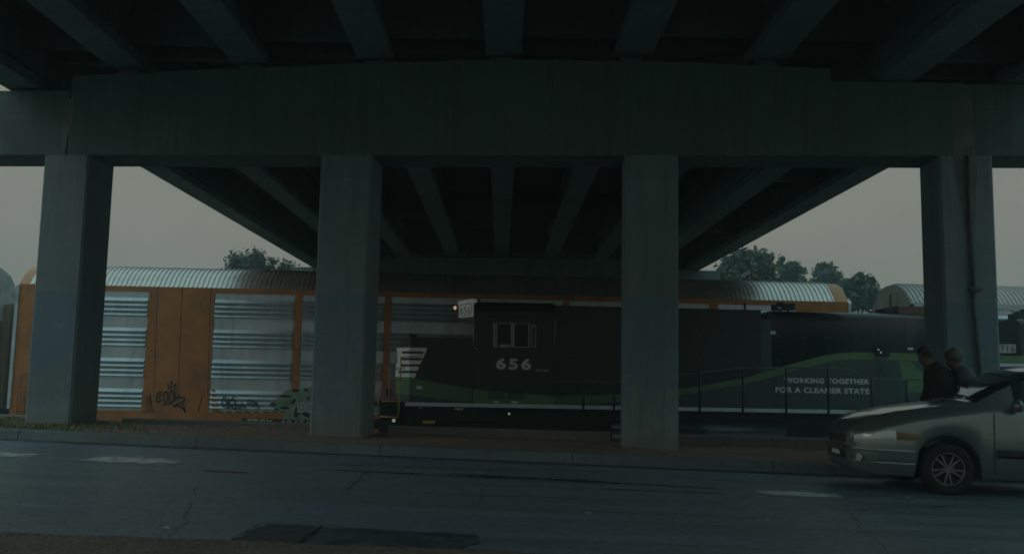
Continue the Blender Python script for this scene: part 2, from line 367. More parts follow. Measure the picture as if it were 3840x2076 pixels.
def lettering(name, text, pl, x0, x1, yb, yt, mat, parent, fat=.0, off=.006, shear=0, space=1.0, yb1=None):
    """text fitted to a pixel box on a plane: left x0, right x1, baseline yb, cap height yt (all at x0)"""
    cu = bpy.data.curves.new(name, 'FONT'); cu.body = text; cu.offset = fat; cu.shear = shear; cu.space_character = space; cu.resolution_u = 3
    tmp = bpy.data.objects.new(name + "_tmp", cu); COL.objects.link(tmp)
    dg = bpy.context.evaluated_depsgraph_get(); dg.update()
    me = bpy.data.meshes.new_from_object(tmp.evaluated_get(dg)); bpy.data.objects.remove(tmp)
    xs = [v.co.x for v in me.vertices]; ys = [v.co.y for v in me.vertices]
    ax, bx, ay, by = min(xs), max(xs), min(ys), max(ys)
    A = pl.p(x0, yb, off); B = pl.p(x1, yb if yb1 is None else yb1, off); T = pl.p(x0, yt, off)
    wd = (B - A).dot(pl.ex); ht = T.z - A.z; inv = chain(parent).inverted()
    for v in me.vertices:
        v.co = inv @ (A + pl.ex * ((v.co.x - ax) / (bx - ax) * wd) + pl.ez * ((v.co.y - ay) / (by - ay) * ht))
    me.materials.append(mat)
    return link(name, me, parent)

# ------------------------------------------------------------------ the ground
SL = -.0155                                     # the road falls gently to the right
def gz(x): return SL * x
KY = lambda x: 14.60 - .095 * x                 # foot of the far kerb
def sheet(name, ylo, yhi, dz, mat, xs=(-70, -40, -20, -12, -8, -5, -2, 0, 2, 5, 8, 12, 20, 40, 70), slope=SL):
    b = MB()
    rows = [[(x, yhi(x), slope * x + dz) for x in xs], [(x, ylo(x), slope * x + dz) for x in xs]]
    b.grid(rows, False); o = b.build(name, mat); return struct(o)
road = sheet("road", lambda x: 6.0, lambda x: KY(x) + .05, 0, M['asphalt'])
def profile_strip(name, prof, base, mat, xs):
    b = MB(); b.grid([[(x, base(x) + dy + wob(x, i), gz(x) + dz) for i, (dy, dz) in enumerate(prof)] for x in xs], False)
    return b.build(name, mat)
def wob(x, i): return 0
XS = [x * .5 for x in range(-140, 141)]
# kerb stones cast in lengths with joints between them
kb = MB(); kprof = [(-.0, -.02), (.0, .015), (.05, .135), (.075, .155), (.11, .162), (.30, .165), (.30, -.02)]
x = -60.0; first = True
while x < 60:
    L = 3.05; g = .006
    kb.grid([[(xx, KY(xx) + dy + random.uniform(-.004, .004), gz(xx) + dz) for dy, dz in kprof] for xx in (x + g, x + L / 2, x + L - g)], False)
    for xx in (x + g, x + L - g): kb.add([(xx, KY(xx) + dy, gz(xx) + dz) for dy, dz in kprof], [tuple(range(len(kprof)))])
    x += L
struct(kb.build("kerb", M['kerb']))
WY = lambda x: 17.64 - .075 * x                 # face of the low wall beside the tracks
# dirt verge between kerb and wall, with uneven surface
vb = MB()
xs = [-40 + i * .22 for i in range(int(80 / .22))]
rows = []
from mathutils import noise as mnoise
for x in xs:
    y0, y1 = KY(x) + .295, WY(x) + .3
    rows.append([(x, y0 + (y1 - y0) * j / 12, gz(x) + .15 + (.035 * mnoise.noise((x * .9, j * .45, 0)) + .012 * mnoise.noise((x * 4, j * 1.4, 3)) + (.02 if 0 < j < 12 else 0)) * min(1, j / 2)) for j in range(13)])
vb.grid(rows); struct(vb.build("verge", M['dirt']))
# gutter grime against the kerb
gb = MB(); gb.grid([[(x, KY(x) - .20 - .05 * mnoise.noise((x * 1.5, 2, 0)), gz(x) + .004), (x, KY(x) + .02, gz(x) + .008)] for x in XS], False)
struct(gb.build("gutter", M['patch']))
# near side: a muddy rolled edge and ground the camera stands on
nb = MB(); rows = []
for x in [-30 + i * .15 for i in range(400)]:
    nz = mnoise.noise((x * 1.3, 0, 7)); e0 = 6.86 - .012 * x + .05 * nz
    rows.append([(x, e0, gz(x) + .002), (x, e0 - .10, gz(x) + .05), (x, e0 - .22, gz(x) + .085 + .01 * nz), (x, e0 - .45, gz(x) + .08 + .02 * mnoise.noise((x * 3, 1, 0))),
                 (x, e0 - .8, gz(x) + .10 + .03 * mnoise.noise((x * 2, 4, 0))), (x, e0 - 1.6, gz(x) + .10), (x, -30, gz(x) + .10)])
nb.grid(rows); struct(nb.build("roadside_dirt", M['mud']))
# track formation and the land beyond
tb = MB(); tb.grid([[(x, WY(max(-30, min(30, x))) + .32, -1.15 if False else -.6), (x, 22.5, -1.15), (x, 24.5, -1.16), (x, 36, -1.16), (x, 38, -1.3)] for x in range(-120, 121, 10)], False)
struct(tb.build("trackbed", M['ballast']))
lb = MB(); lb.grid([[(-900, y, -1.32), (900, y, -1.32)] for y in (-400, -30, 6, 16, 60, 1500)], False)
struct(lb.build("ground", M['field']))

# road markings with painted-in sheen, patches and cracks (thin sheets on the road)
def road_poly(b, pts, dz):
    b.add([(p[0], p[1], gz(p[0]) + dz) for p in pts], [tuple(range(len(pts)))])
def groundpx(px, py):
    p = hit(px, py, (0, 0, 0), (-SL, 0, 1)); return (p.x, p.y)
def ragged(pts, amp=.02, n=8):
    out = []
    for (x0, y0), (x1, y1) in zip(pts, pts[1:] + pts[:1]):
        for k in range(n):
            t = k / n; out.append((x0 + (x1 - x0) * t + random.uniform(-amp, amp), y0 + (y1 - y0) * t + random.uniform(-amp, amp)))
    return out
b = MB()
for q in ([(330, 1712), (560, 1717), (622, 1726), (616, 1741), (540, 1736), (340, 1727)], [(-120, 1688), (90, 1700), (100, 1716), (-120, 1706)], [(2840, 1843), (2990, 1845), (3140, 1853), (3120, 1865), (2900, 1858)]):
    # flakes of paint left between the worn-off spots, thinning towards both ends; the left patches also paint in a pale sheen
    P = [groundpx(*p) for p in q]; cx_ = sum(p[0] for p in P) / len(P); cy_ = sum(p[1] for p in P) / len(P)
    L_ = max(p[0] for p in P) - min(p[0] for p in P); faint = q[0][0] < 0; sg_ = .10 if q[0][0] > 2000 else .15
    for _ in range(1200 if faint else 2800):
        u = random.uniform(-.5, .5); v = random.gauss(0, sg_); x = cx_ + u * L_; y = cy_ - .095 * u * L_ + v
        keep = (1 - (2 * abs(u)) ** 2) * (.45 + 1.3 * mnoise.noise((x * 4, y * 11, 2)))
        if random.random() > keep: continue
        r_ = random.uniform(.012, .036); a0 = random.uniform(0, 6)
        road_poly(b, [(x + 1.7 * r_ * cos(a0 + k * 1.257), y + r_ * sin(a0 + k * 1.257)) for k in range(5)], .006 + .002 * random.random())
struct(b.build("lane_paint_and_sheen", M['mark']))
b = MB(); road_poly(b, ragged([groundpx(*p) for p in [(760, 1762), (930, 1771), (928, 1774), (760, 1766)]], .008), .008)
struct(b.build("edge_marking", M['markyel']))
b = MB(); road_poly(b, ragged([groundpx(*p) for p in [(1210, 1975), (1790, 2004), (1800, 2030), (1700, 2076), (1110, 2050)]], .03), .004)
struct(b.build("tar_patch", M['patch']))
b = MB(); road_poly(b, ragged([groundpx(*p) for p in [(1000, 1963), (1205, 1975), (1105, 2050), (850, 2036)]], .03), .004)
struct(b.build("old_patch", M['patchlt']))
b = MB()
for ln, wd in (([(850, 2036), (930, 1990), (1000, 1962), (1090, 1966), (1210, 1974), (1400, 1986), (1600, 1995), (1790, 2003)], .013), ([(1205, 1975), (1165, 2005), (1105, 2048)], .013),
               ([(1300, 1836), (1345, 1800), (1360, 1780), (1400, 1757)], .009), ([(300, 1789), (400, 1778), (480, 1765), (560, 1754), (640, 1746), (660, 1735)], .008)):
    P = [Vector((*groundpx(*p), 0)) for p in smoothline(ln, 5)]
    for a, c in zip(P, P[1:]):
        d = (c - a); s = Vector((-d.y, d.x, 0)).normalized() * wd * random.uniform(.35, .8); j = Vector((random.uniform(-.01, .01), random.uniform(-.015, .015), 0))
        road_poly(b, [a - s + j, c - s + j, c + s + j, a + s + j], .012)
struct(b.build("road_crack", M['tar']))
# dark damp streaks left along the wheel paths
wet = mk("damp_asphalt", (.035, .05, .055), .28, 0, .3, 3, bump=.3, bscale=50)
b = MB()
for P0_, P1_, w_ in (((1180, 1758), (2050, 1800), .10), ((1640, 1772), (2700, 1832), .13), ((2150, 1826), (2760, 1852), .06), ((1250, 1740), (1850, 1764), .035), ((2500, 1790), (3300, 1826), .04)):
    a_, c_ = Vector((*groundpx(*P0_), 0)), Vector((*groundpx(*P1_), 0)); n_ = 60; up_, dn_ = [], []
    for k in range(n_ + 1):
        t_ = k / n_; p_ = a_.lerp(c_, t_); h_ = w_ * (sin(pi * t_) ** .6) * (.65 + .7 * mnoise.noise((p_.x * 1.6, w_ * 40, 1)))
        up_.append((p_.x, p_.y + h_ + .03 * mnoise.noise((p_.x * 4, 1, w_ * 9)))); dn_.append((p_.x, p_.y - h_ + .03 * mnoise.noise((p_.x * 4, 5, w_ * 9))))
    for k in range(n_): road_poly(b, [up_[k], up_[k + 1], dn_[k + 1], dn_[k]], .003 + .0008 * (w_ * 20 % 3))
struct(b.build("wet_streak", wet))
# bits of litter and leaves on the road and dirt
b = MB()
for _ in range(70):
    x = random.uniform(-9, 8); y = random.uniform(7.2, 14); s = random.uniform(.006, .022); a = random.uniform(0, pi)
    b.add([(x + cos(a + k * pi / 2) * s * (1 if k % 2 else 1.8), y + sin(a + k * pi / 2) * s * (1 if k % 2 else 1.8), gz(x) + .012 + .008 * (k == 1)) for k in range(4)], [(0, 1, 2, 3)])
o = b.build("litter", M['litter']); tag(o, "pale scraps of litter scattered over the asphalt", "litter", kind='stuff')
b = MB()
for _ in range(900):
    x = random.uniform(-11, 9); y = KY(x) + random.uniform(.3, 2.6) ** 1; s = random.uniform(.008, .03); 
    a = random.uniform(0, pi); z = gz(x) + .165
    b.add([(x + s * cos(a + i * 2.1), y + s * sin(a + i * 2.1), z) for i in range(3)] + [(x, y, z + s * .8)], [(0, 1, 3), (1, 2, 3), (2, 0, 3)])
o = b.build("pebbles", M['dirt']); tag(o, "small stones and clods on the red dirt verge", "pebbles", kind='stuff')

# grass on the left end of the verge
b = MB()
def blades(n, xr, fy, hr, dens=None):
    for _ in range(n):
        x = random.uniform(*xr); u = random.random(); y = KY(x) + .3 + u * (WY(x) - KY(x) - .35)
        if dens and random.random() > dens(x, u): continue
        h = random.uniform(*hr); a = random.uniform(0, 2 * pi); l = random.uniform(.2, .8) * h; wd = random.uniform(.006, .012); z = gz(x) + .15
        dx, dy = cos(a), sin(a); b.cur = 0 if random.random() < .78 else 1
        b.add([(x - dy * wd, y + dx * wd, z), (x + dy * wd, y - dx * wd, z), (x + dx * l * .4 + dy * wd * .6, y + dy * l * .4 - dx * wd * .6, z + h * .65),
               (x + dx * l * .4 - dy * wd * .6, y + dy * l * .4 + dx * wd * .6, z + h * .65), (x + dx * l, y + dy * l, z + h)], [(0, 1, 2, 3), (3, 2, 4)])
blades(26000, (-16, -4.8), None, (.03, .085), lambda x, u: max(0, min(1, (-6.7 - x) / 1.8 + .35 * mnoise.noise((x * 1.3, u * 3, 1)) + .1)) * (1 - .25 * u))
blades(500, (-7.6, -4.2), None, (.04, .11), lambda x, u: .5 if mnoise.noise((x * 2, u * 4, 5)) > .1 else .03)
o = b.build("grass", [M['grass'], M['grassdry']]); tag(o, "short patchy grass growing on the verge around the leftmost column", "grass", kind='stuff')

# ------------------------------------------------------------------ the overpass
PYAW = math.atan(-.075)
pier = thing("bridge_pier", "concrete bridge pier with a deep cap beam on rectangular columns beside the road", "bridge pier", (0, 16.18, 0), PYAW)
PI_ = chain(pier).inverted()
def plx(px, py):    # pixel on the pier's front face -> local x, z
    q = PI_ @ hit(px, py, (0, 16.18, 0), (.075, 1, 0)); return q.x, q.z
DEPTH = .96
c = MB()
# seats step down from the crown to both sides
edges = [(-12.2, -8.44, 6.52, 6.54), (-8.41, -6.30, 6.82, 6.895), (-6.30, -3.75, 6.905, 6.995), (-3.75, -1.35, 7.005, 7.06), (-1.35, 1.02, 7.068, 7.075), (1.02, 3.35, 7.055, 7.0), (3.35, 5.62, 6.985, 6.87), (5.62, 8.05, 6.64, 6.59), (8.05, 12.3, 6.575, 6.53)]
def capseg(x0, x1, tops):
    poly = [(x0, 5.295), (x1, 5.295)]
    for a, bb, za, zb in reversed(tops): poly += [(bb, zb), (a, za)]
    c.prism(poly, 1, 0, DEPTH)
capseg(-12.2, -8.44, edges[:1]); capseg(-8.41, 7.93, edges[1:7] + [(5.62, 7.93, 6.64, 6.59)]); capseg(7.96, 12.3, [(7.96, 12.3, 6.575, 6.53)])
c.box(-8.44, -8.41, .06, DEPTH - .02, 5.31, 6.5); c.box(7.93, 7.96, .06, DEPTH - .02, 5.31, 6.5)
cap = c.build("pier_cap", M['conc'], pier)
colx = [(-8.86, -7.98), (-3.56, -2.608), (1.98, 2.935), (7.44, 8.345)]
def chamfer_col(b, x0, x1, y0, y1, z0, z1, ch=.022):
    pl = [(x0 + ch, y0), (x1 - ch, y0), (x1, y0 + ch), (x1, y1 - ch), (x1 - ch, y1), (x0 + ch, y1), (x0, y1 - ch), (x0, y0 + ch)]
    b.prism(pl, 2, z0, z1)
for k, (a, d) in enumerate(colx):
    b = MB(); chamfer_col(b, a, d, .004, DEPTH - .004, -.5, 5.297, .04)
    b.build("column", M['col'], pier)
b = MB(); chamfer_col(b, 12.8, 13.7, .004, DEPTH - .004, -.5, 5.297); 
# dark water stains that run down from the deck joints (thin films on the cap face)
b = MB(); Yf = -.003
b.add([(-8.52, Yf, 6.28), (-8.36, Yf, 6.45), (-8.34, Yf, 6.0), (-8.41, Yf, 5.72), (-8.47, Yf, 5.32), (-8.52, Yf, 5.35), (-8.54, Yf, 5.8)], [(0, 1, 2, 3, 4, 5, 6)]); b.build("water_stain", M['stain'], pier); b = MB()
b.add([(7.72, Yf, 6.62), (8.0, Yf, 6.55), (8.02, Yf, 6.0), (8.04, Yf, 5.35), (8.06, Yf, 5.0), (7.98, Yf, 3.9), (7.93, Yf, 3.2), (7.86, Yf, 3.9), (7.70, Yf, 5.0), (7.68, Yf, 5.6)], [tuple(range(10))])
b.build("water_stain", M['stain'], pier)
# bearings
DYAW = .010; DX0 = -.24; GS = 2.38
GX = [-9.13, -7.15, -4.77, -2.39, 0, 2.38, 4.77, 6.96, 9.17]; GZ = [6.60, 7.02, 7.09, 7.15, 7.19, 7.18, 7.09, 6.66, 6.60]
def gx(i): return GX[i + 4]
def gzb(i): return GZ[i + 4]
def gzt(i): return 8.56 - .022 * abs(gx(i))
# drain pipe on the right-hand column
dp = thing("drain_pipe", "dark iron drain pipe strapped to the front of the right hand column", "drain pipe", (0, 16.18, 0), PYAW)
b = MB(); b.tube([(7.90, -.05, 5.28), (7.91, -.05, 2.9), (7.97, -.05, 1.55), (7.99, -.05, 1.2)], .034, 10); b.build("pipe", M['pipe'], dp)
b = MB(); b.cyl((7.99, -.05, 1.25), (8.02, -.06, .10), .05, .09, 10); b.build("outlet", M['pipe'], dp)
for z in (2.95, 1.3):
    b = MB(); xx = 7.90 + .02 * (5 - z); b.bbox(xx - .10, xx + .10, -.11, -.0035, z - .03, z + .03, .01); b.build("bracket", M['pipe'], dp)

# prestressed girders, slab and parapets of one span
def girder_profile(z, zt):
    h = zt - z; pr = [(.33, 0), (.33, .2), (.10, .43), (.10, h - .39), (.25, h - .24), (.25, h)]
    return [(x, z + y) for x, y in pr] + [(-x, z + y) for x, y in reversed(pr)]
def span(label, ya, yb, first=False, diaph=()):
    d = thing("bridge_deck", label, "bridge deck", (DX0, 16.66, 0), DYAW, "spans of the concrete overpass")
    for i in range(-4, 5):
        sk = -.085 * gx(i); pr = [(x + gx(i), zz) for x, zz in girder_profile(gzb(i), gzt(i))]
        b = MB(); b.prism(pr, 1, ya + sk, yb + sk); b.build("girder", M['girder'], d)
    b = MB()
    for i in range(-4, 4):
        x0, x1 = gx(i) + .24, gx(i + 1) - .24; z0, z1 = gzt(i) - .01, gzt(i + 1) - .01
        s0, s1 = -.085 * x0, -.085 * x1
        b.add([(x0, ya + s0, z0), (x1, ya + s1, z1), (x1, yb + s1, z1), (x0, yb + s0, z0), (x0, ya + s0, z0 + .22), (x1, ya + s1, z1 + .22), (x1, yb + s1, z1 + .22), (x0, yb + s0, z0 + .22)],
              [(0, 3, 2, 1), (4, 5, 6, 7), (0, 1, 5, 4), (2, 3, 7, 6), (1, 2, 6, 5), (0, 4, 7, 3)])
    for i in (-4, 4):
        sgn = 1 if i > 0 else -1; x0, x1 = gx(i) + sgn * .23, gx(i) + sgn * .75; z = gzt(i) + .005; sk = -.085 * x0
        b.box(min(x0, x1), max(x0, x1), ya + sk, yb + sk, z, z + .2)
    for i in range(-4, 5):       # the slab over the girder lines
        sk = -.085 * gx(i); b.box(gx(i) - .238, gx(i) + .238, ya + sk, yb + sk, gzt(i) + .005, gzt(i) + .2)
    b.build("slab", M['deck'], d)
    for i in (-4, 4):
        sgn = 1 if i > 0 else -1; x0 = gx(i) + sgn * .72; sk = -.085 * x0; z = gzt(i) + .21
        b = MB(); b.prism([(x0 - .03 * sgn, z - .28), (x0 + .06 * sgn, z - .28), (x0 + .06 * sgn, z + .8), (x0 - .12 * sgn, z + .8), (x0 - .3 * sgn, z), (x0 - .03 * sgn, z)], 1, ya + sk, yb + sk)
        b.build("parapet", M['girder'], d)
    for y in diaph:
        b = MB()
        for i in range(-4, 4):
            xm = (gx(i) + gx(i + 1)) / 2; sk = -.085 * xm; b.box(gx(i) + .105, gx(i + 1) - .105, y + sk - .1, y + sk + .1, max(gzb(i), gzb(i + 1)) + .32, min(gzt(i), gzt(i + 1)) - .02)
        b.build("diaphragm", M['deck'], d)
    return d
span("dark girder span of the overpass above the road in front of the pier", -17.0, -.03, True, (-.45, -16.6))
span("girder span of the overpass above the railway tracks behind the near pier", .03, 27.95, False, (.4, 9.4, 18.6, 27.6))
span("farthest overpass span continuing past the second pier behind the car carriers", 28.05, 52, False, (28.5, 40))
for (yc, nm) in ((0.0, pier),):
    for i in range(-4, 5):
        # elastomeric pads under the girder ends
        q = chain(pier).inverted() @ (Matrix.Translation((DX0, 16.66, 0)) @ Matrix.Rotation(DYAW, 4, 'Z') @ Vector((gx(i), -.085 * gx(i), 0)))
        zt = [min(za, zb) for a, bb, za, zb in edges if a <= q.x < bb][0]
        b = MB(); b.bbox(q.x - .2, q.x + .2, DEPTH / 2 - .3, DEPTH / 2 + .3, zt - .002, gzb(i) - .001, .01) if gzb(i) - zt > .012 else None
        if b.v: b.build("bearing", M['stain'], pier)
far = thing("bridge_pier", "second concrete bridge pier far behind the trains, only its cap strip showing", "bridge pier", (DX0 - .28, 44.65, 0), math.atan(-.085))
c = MB(); c.prism([(-10.4, 5.4), (10.5, 5.4), (10.5, 6.55), (8.3, 6.58), (5.8, 6.60), (5.8, 7.05), (3.4, 7.10), (-3.4, 7.10), (-8.1, 6.98), (-8.1, 6.58), (-10.4, 6.55)], 1, -.5, .5); c.build("pier_cap", M['girder'], far)
for x in (-8.4, -2.8, 2.8, 8.4):
    b = MB(); chamfer_col(b, x - .45, x + .45, -.45, .45, -1.4, 5.401); b.build("column", M['conc'], far)

# ------------------------------------------------------------------ low wall between columns
segs = [(-30, -8.98, "low concrete wall beyond the grass left of the leftmost column"), (-7.62, -3.64, "low concrete wall between the leftmost and second columns"),
        (-2.33, 1.92, "low concrete wall between the second and third columns"), (3.02, 7.36, "low concrete wall right of the third column behind the car bonnet"), (8.62, 30, "low concrete wall running off behind the car roof")]
for a, d, lb_ in segs:
    b = MB(); x = a
    prof = [(-.02, -.2), (.0, .30), (.02, .322), (.26, .322), (.28, .30), (.28, -.8)]
    n = max(2, int((d - a) / .5)); rows = []
    for i in range(n + 1):
        x = a + (d - a) * i / n; rows.append([(x, WY(x) + dy + .006 * mnoise.noise((x * 2, dz, 3)), dz - .006 * x * (dz > 0) + .006 * mnoise.noise((x * 3, dz * 2, 9)) - (.0 if dz > 0 else 0)) for dy, dz in prof])
    b.grid(rows, False); b.add(rows[0], [tuple(range(6))]); b.add(rows[-1], [tuple(range(6))])
    o = b.build("low_wall", M['wall']); tag(o, lb_, "wall", "low walls along the tracks")

# ------------------------------------------------------------------ railway
ZR = -.98; TYAW = math.atan(.035)
def track(label, y0):
    t = thing("railway_track", label, "railway track", (0, y0, ZR), TYAW, "railway tracks behind the low wall")
    for s in (-.72, .72):
        b = MB(); b.prism([(s - .07, -.17), (s + .07, -.17), (s + .07, -.14), (s + .01, -.12), (s + .01, -.04), (s + .036, -.03), (s + .036, 0), (s - .036, 0), (s - .036, -.03), (s - .01, -.04), (s - .01, -.12), (s - .07, -.14)], 0, -70, 70)
        b.build("rail", M['steel'], t)
    b = MB()
    for i in range(-100, 101): b.box(i * .55 - .11, i * .55 + .11, -1.3, 1.3, -.3, -.165)
    o = b.build("sleepers", M['sleeper'], t); o['kind'] = 'stuff'
track("near railway track under the dark locomotives", 27.55); track("far railway track under the orange car carrier", 31.95)

def truck(parent, xc, wr=.5, mat='under', half=1.05):
    t = MB()
    for s in (-1, 1):
        t.prism([(xc - 1.5, .55), (xc - .95, .82), (xc - .3, .95), (xc + .3, .95), (xc + .95, .82), (xc + 1.5, .55), (xc + 1.2, .42), (xc + .5, .36), (xc - .5, .36), (xc - 1.2, .42)], 1, s * half - .07, s * half + .07)
    t.box(xc - .25, xc + .25, -half, half, .4, .8)
    tr = t.build("truck", M[mat], parent)
    for dx in (-.9, .9):
        for s in (-1, 1):
            b = MB(); b.cyl((xc + dx, s * .70, wr), (xc + dx, s * .83, wr), wr, n=20); b.cyl((xc + dx, s * .83, wr), (xc + dx, s * (half + .1), wr), .13, n=10); b.build("wheel", M['under'], tr)
    return tr

# enclosed car-carrying wagons ("autoracks"): local x along the train, y = 0 centre line, z = 0 top of rail
def roof_section(w=1.53, z0=5.02, z1=5.79, n=9):
    h = z1 - z0; P = []
    for k in range(n + 1):
        a = k / n; x = w * (1 - a); P.append((-x, z0 + h * (1 - (x / w) ** 2.6)))
    return P + [(-p[0], p[1]) for p in reversed(P[:-1])]
def car_carrier(label, loc, yaw, x0, x1, panels, body, end, trimm, roof=None, group="enclosed car carrying wagons of the far train", rk0=.0, rk1=.45, end_low=False, seed=1):
    rnd = random.Random(seed); roof = roof or M['roof']
    t = thing("car_carrier_wagon", label, "railway wagon", loc, yaw, group); R = roof_section()
    # corrugated roof sheet
    b = MB(); rows = []; x = x0 + rk0; k = 0; N = []
    for i, (y, z) in enumerate(R):
        a = R[max(0, i - 1)]; d = R[min(len(R) - 1, i + 1)]; v = Vector((0, d[0] - a[0], d[1] - a[1])).normalized(); N.append((-v.z, v.y))
    while x < x1 - rk1:
        for dx, o in ((0, 0), (.09, 0), (.1, .034), (.14, .034)):
            rows.append([(x + dx, y + N[i][0] * o, z + N[i][1] * o) for i, (y, z) in enumerate(R)])
        x += .155
    b.grid(rows, False); b.build("roof", roof, t)
    # body shell behind the panels, end bulkheads with the roof's outline
    b = MB(); b.box(x0 + .02, x1 - .02, -1.44, 1.44, .9, 4.99); b.build("inner_shell", M['seam'], t)
    for xa, xb in ((x0, x0 + max(rk0, .03)), (x1 - max(rk1, .03), x1)):
        b = MB(); b.prism([(y * .985, z - .012) for y, z in R] + [(1.50, 4.0), (1.50, .75), (-1.50, .75), (-1.50, 4.0)], 0, xa, xb); eb = b.build("end_bulkhead", M[end], t)
        outx = xa if xa == x0 else xb; sg = -1 if xa == x0 else 1
        for yy in (-.5, .5, 0):
            b = MB(); b.box(min(outx, outx + sg * .03), max(outx, outx + sg * .03), yy - .03, yy + .03, 1.0, 5.45); b.build("door_rib", M['seam' if yy == 0 else end], eb)
        for s in (-1, 1):
            b = MB(); b.box(outx - .05, outx + .05, s * 1.55 - .05, s * 1.55 + .05, 1.0, 4.98); b.build("corner_trim", M[trimm], t)
    # side frames and panels
    for s in (-1, 1):
        y0, y1 = (-1.55, -1.46) if s < 0 else (1.46, 1.55)
        b = MB(); b.box(x0 + .02, x1 - .02, y0, y1, 4.87, 5.03); b.box(x0 + .02, x1 - .02, y0, y1, .62, 1.0); b.box(x0, x1, y0 * 1.005, y1 * 1.0, .38, .63)
        xs = x0 + .02
        for (a, d) in panels + [(x1 - .02, None)]:
            if a > xs: b.box(xs, a, y0, y1, 1.0, 4.87)
            xs = d
        b.build("side_frame", M[body], t)
        for (a, d) in panels:
            pr = []; zs = 1.02
            # profile up the panel: four ribs, a flat with rivets, repeated four times
            base = y0 + .035 if s < 0 else y1 - .035
            pr.append((base, 1.0))
            for g in range(4):
                for r_ in range(4):
                    zc = 1.17 + g * .985 + r_ * .156
                    for dz, o in ((-.070, 0), (-.064, .05), (-.056, .074), (-.04, .078), (.060, .006), (.070, 0)): pr.append((base + s * o, zc + dz))
            pr.append((base, 4.87))
            nn = 2; b = MB()
            xx = [a, a + .03, d - .03, d]
            rows = [[(x, (base if x in (a, d) else y), z) for y, z in pr] for x in xx]
            b.grid(rows, False); b.build("side_panel", M['louvre'], t)
    b = MB(); b.box(x0 + .2, x1 - .2, -1.2, 1.2, .55, .9); b.build("underframe", M['under'], t)
    for xc in (x0 + 3, x1 - 3): truck(t, xc, .42)
    for sg, xe in ((-1, x0), (1, x1)):
        b = MB(); b.box(min(xe, xe + sg * .75), max(xe, xe + sg * .75), -.12, .12, .72, .95); b.build("coupler", M['under'], t)
    return t
CX, CY = -2.38, 31.77
rk = None
class _T: pass
# frame of the orange wagon's near side, for reading panel positions
FO = Matrix.Translation((CX, CY, ZR)) @ Matrix.Rotation(TYAW, 4, 'Z'); FOI = FO.inverted()
NS = Vector((sin(TYAW), -cos(TYAW), 0)); EX = Vector((cos(TYAW), sin(TYAW), 0))
side = Plane(FO @ Vector((0, -1.55, 0)), NS, EX)
def rx(px, py=1090): return (FOI @ side.p(px, py)).x
PX = [(200, 560), (806, 1108), (1135, 1444), (1469, 1779), (1803, 2112), (2136, 2392), (2416, 2660), (2692, 2986)]
panels = [(rx(a), rx(b_)) for a, b_ in PX]
orange = car_carrier("weathered orange car carrier wagon with ribbed silver side panels and dark scrawled graffiti", (CX, CY, ZR), TYAW, rx(76, 985), rx(3183), panels, 'orange', 'orange_lt', 'trim', rk0=.35, rk1=.5)
# gusset plates, seams and slots of the wide orange bay
SEAMS = [[(xb - 58, 1080), (xb - 55, 1080), (xb - 65, 1478), (xb - 68, 1478)] for xb in (627, 689, 790)]
SEAMS[0] = [(590, 1080), (592, 1080), (578, 1478), (576, 1478)]; SEAMS[1] = [(682, 1078), (684, 1078), (668, 1500), (666, 1500)]; SEAMS[2] = [(790, 1080), (792, 1080), (779, 1480), (777, 1480)]
SEAMS += [[(559, 1475), (564, 1475), (574, 1543), (570, 1543)], [(757, 1480), (761, 1480), (745, 1543), (741, 1543)]]
for q in SEAMS: decal("plate_seam", side, [q], M['seam'], orange, .004)
for px_ in range(815, 1090, 34): decal("sill_slot", side, [[(px_, 1541), (px_ + 22, 1542), (px_ + 22, 1546), (px_, 1545)]], M['seam'], orange, .004)
gus = [[(542, 1543), (546, 1480), (560, 1445), (562, 1543)], [(562, 1543), (562, 1480), (535, 1500), (528, 1543)], [(806, 1460), (812, 1500), (822, 1543), (795, 1543), (795, 1460)]]
decal("gusset", side, gus, M['orange'], orange, .012)
# graffiti tag on the wide bay
S1 = lambda *p: smoothline([(540 + x * .2562, 1400 + y * .2562) for x, y in p])
tag1 = [S1((225, 270), (185, 330), (185, 400), (225, 415), (245, 380), (215, 345), (255, 300), (240, 265), (205, 285)), S1((305, 265), (285, 330), (295, 400), (330, 405), (345, 340), (335, 270), (305, 265)),
        S1((390, 255), (372, 330), (380, 410), (418, 412), (435, 340), (425, 262), (390, 255)), S1((468, 240), (462, 320), (455, 400)), S1((530, 310), (490, 345), (465, 350), (500, 360), (560, 345), (595, 365), (570, 415), (500, 440), (430, 475)),
        S1((430, 478), (500, 470), (560, 500), (605, 560), (590, 500), (560, 440)), S1((275, 455), (340, 440), (400, 445)), S1((345, 155), (358, 190), (368, 220)), S1((402, 105), (402, 150), (400, 205)), S1((470, 145), (452, 175), (440, 205))]
strokes("graffiti", side, tag1, 5, M['spray'], orange, .007)
tag2 = [S1((1185, 335), (1150, 390), (1150, 460), (1190, 480), (1215, 420), (1195, 345), (1165, 350)), S1((1240, 350), (1240, 420), (1225, 490)), S1((1300, 360), (1255, 420), (1310, 490)), S1((1340, 340), (1310, 345), (1305, 380), (1345, 395), (1330, 440), (1290, 460)),
        S1((1210, 500), (1290, 490), (1330, 515), (1370, 440), (1350, 520)), S1((1410, 440), (1390, 490), (1420, 500), (1445, 420)), S1((1450, 500), (1490, 480), (1500, 510)), S1((1545, 380), (1520, 420), (1540, 450), (1570, 410), (1545, 380)),
        S1((1600, 410), (1585, 450), (1610, 470), (1625, 420), (1600, 410)), S1((1640, 420), (1650, 460), (1700, 515)), S1((1640, 425), (1670, 430), (1650, 455))]
strokes("graffiti", side, tag2, 4, M['spray'], orange, .06)
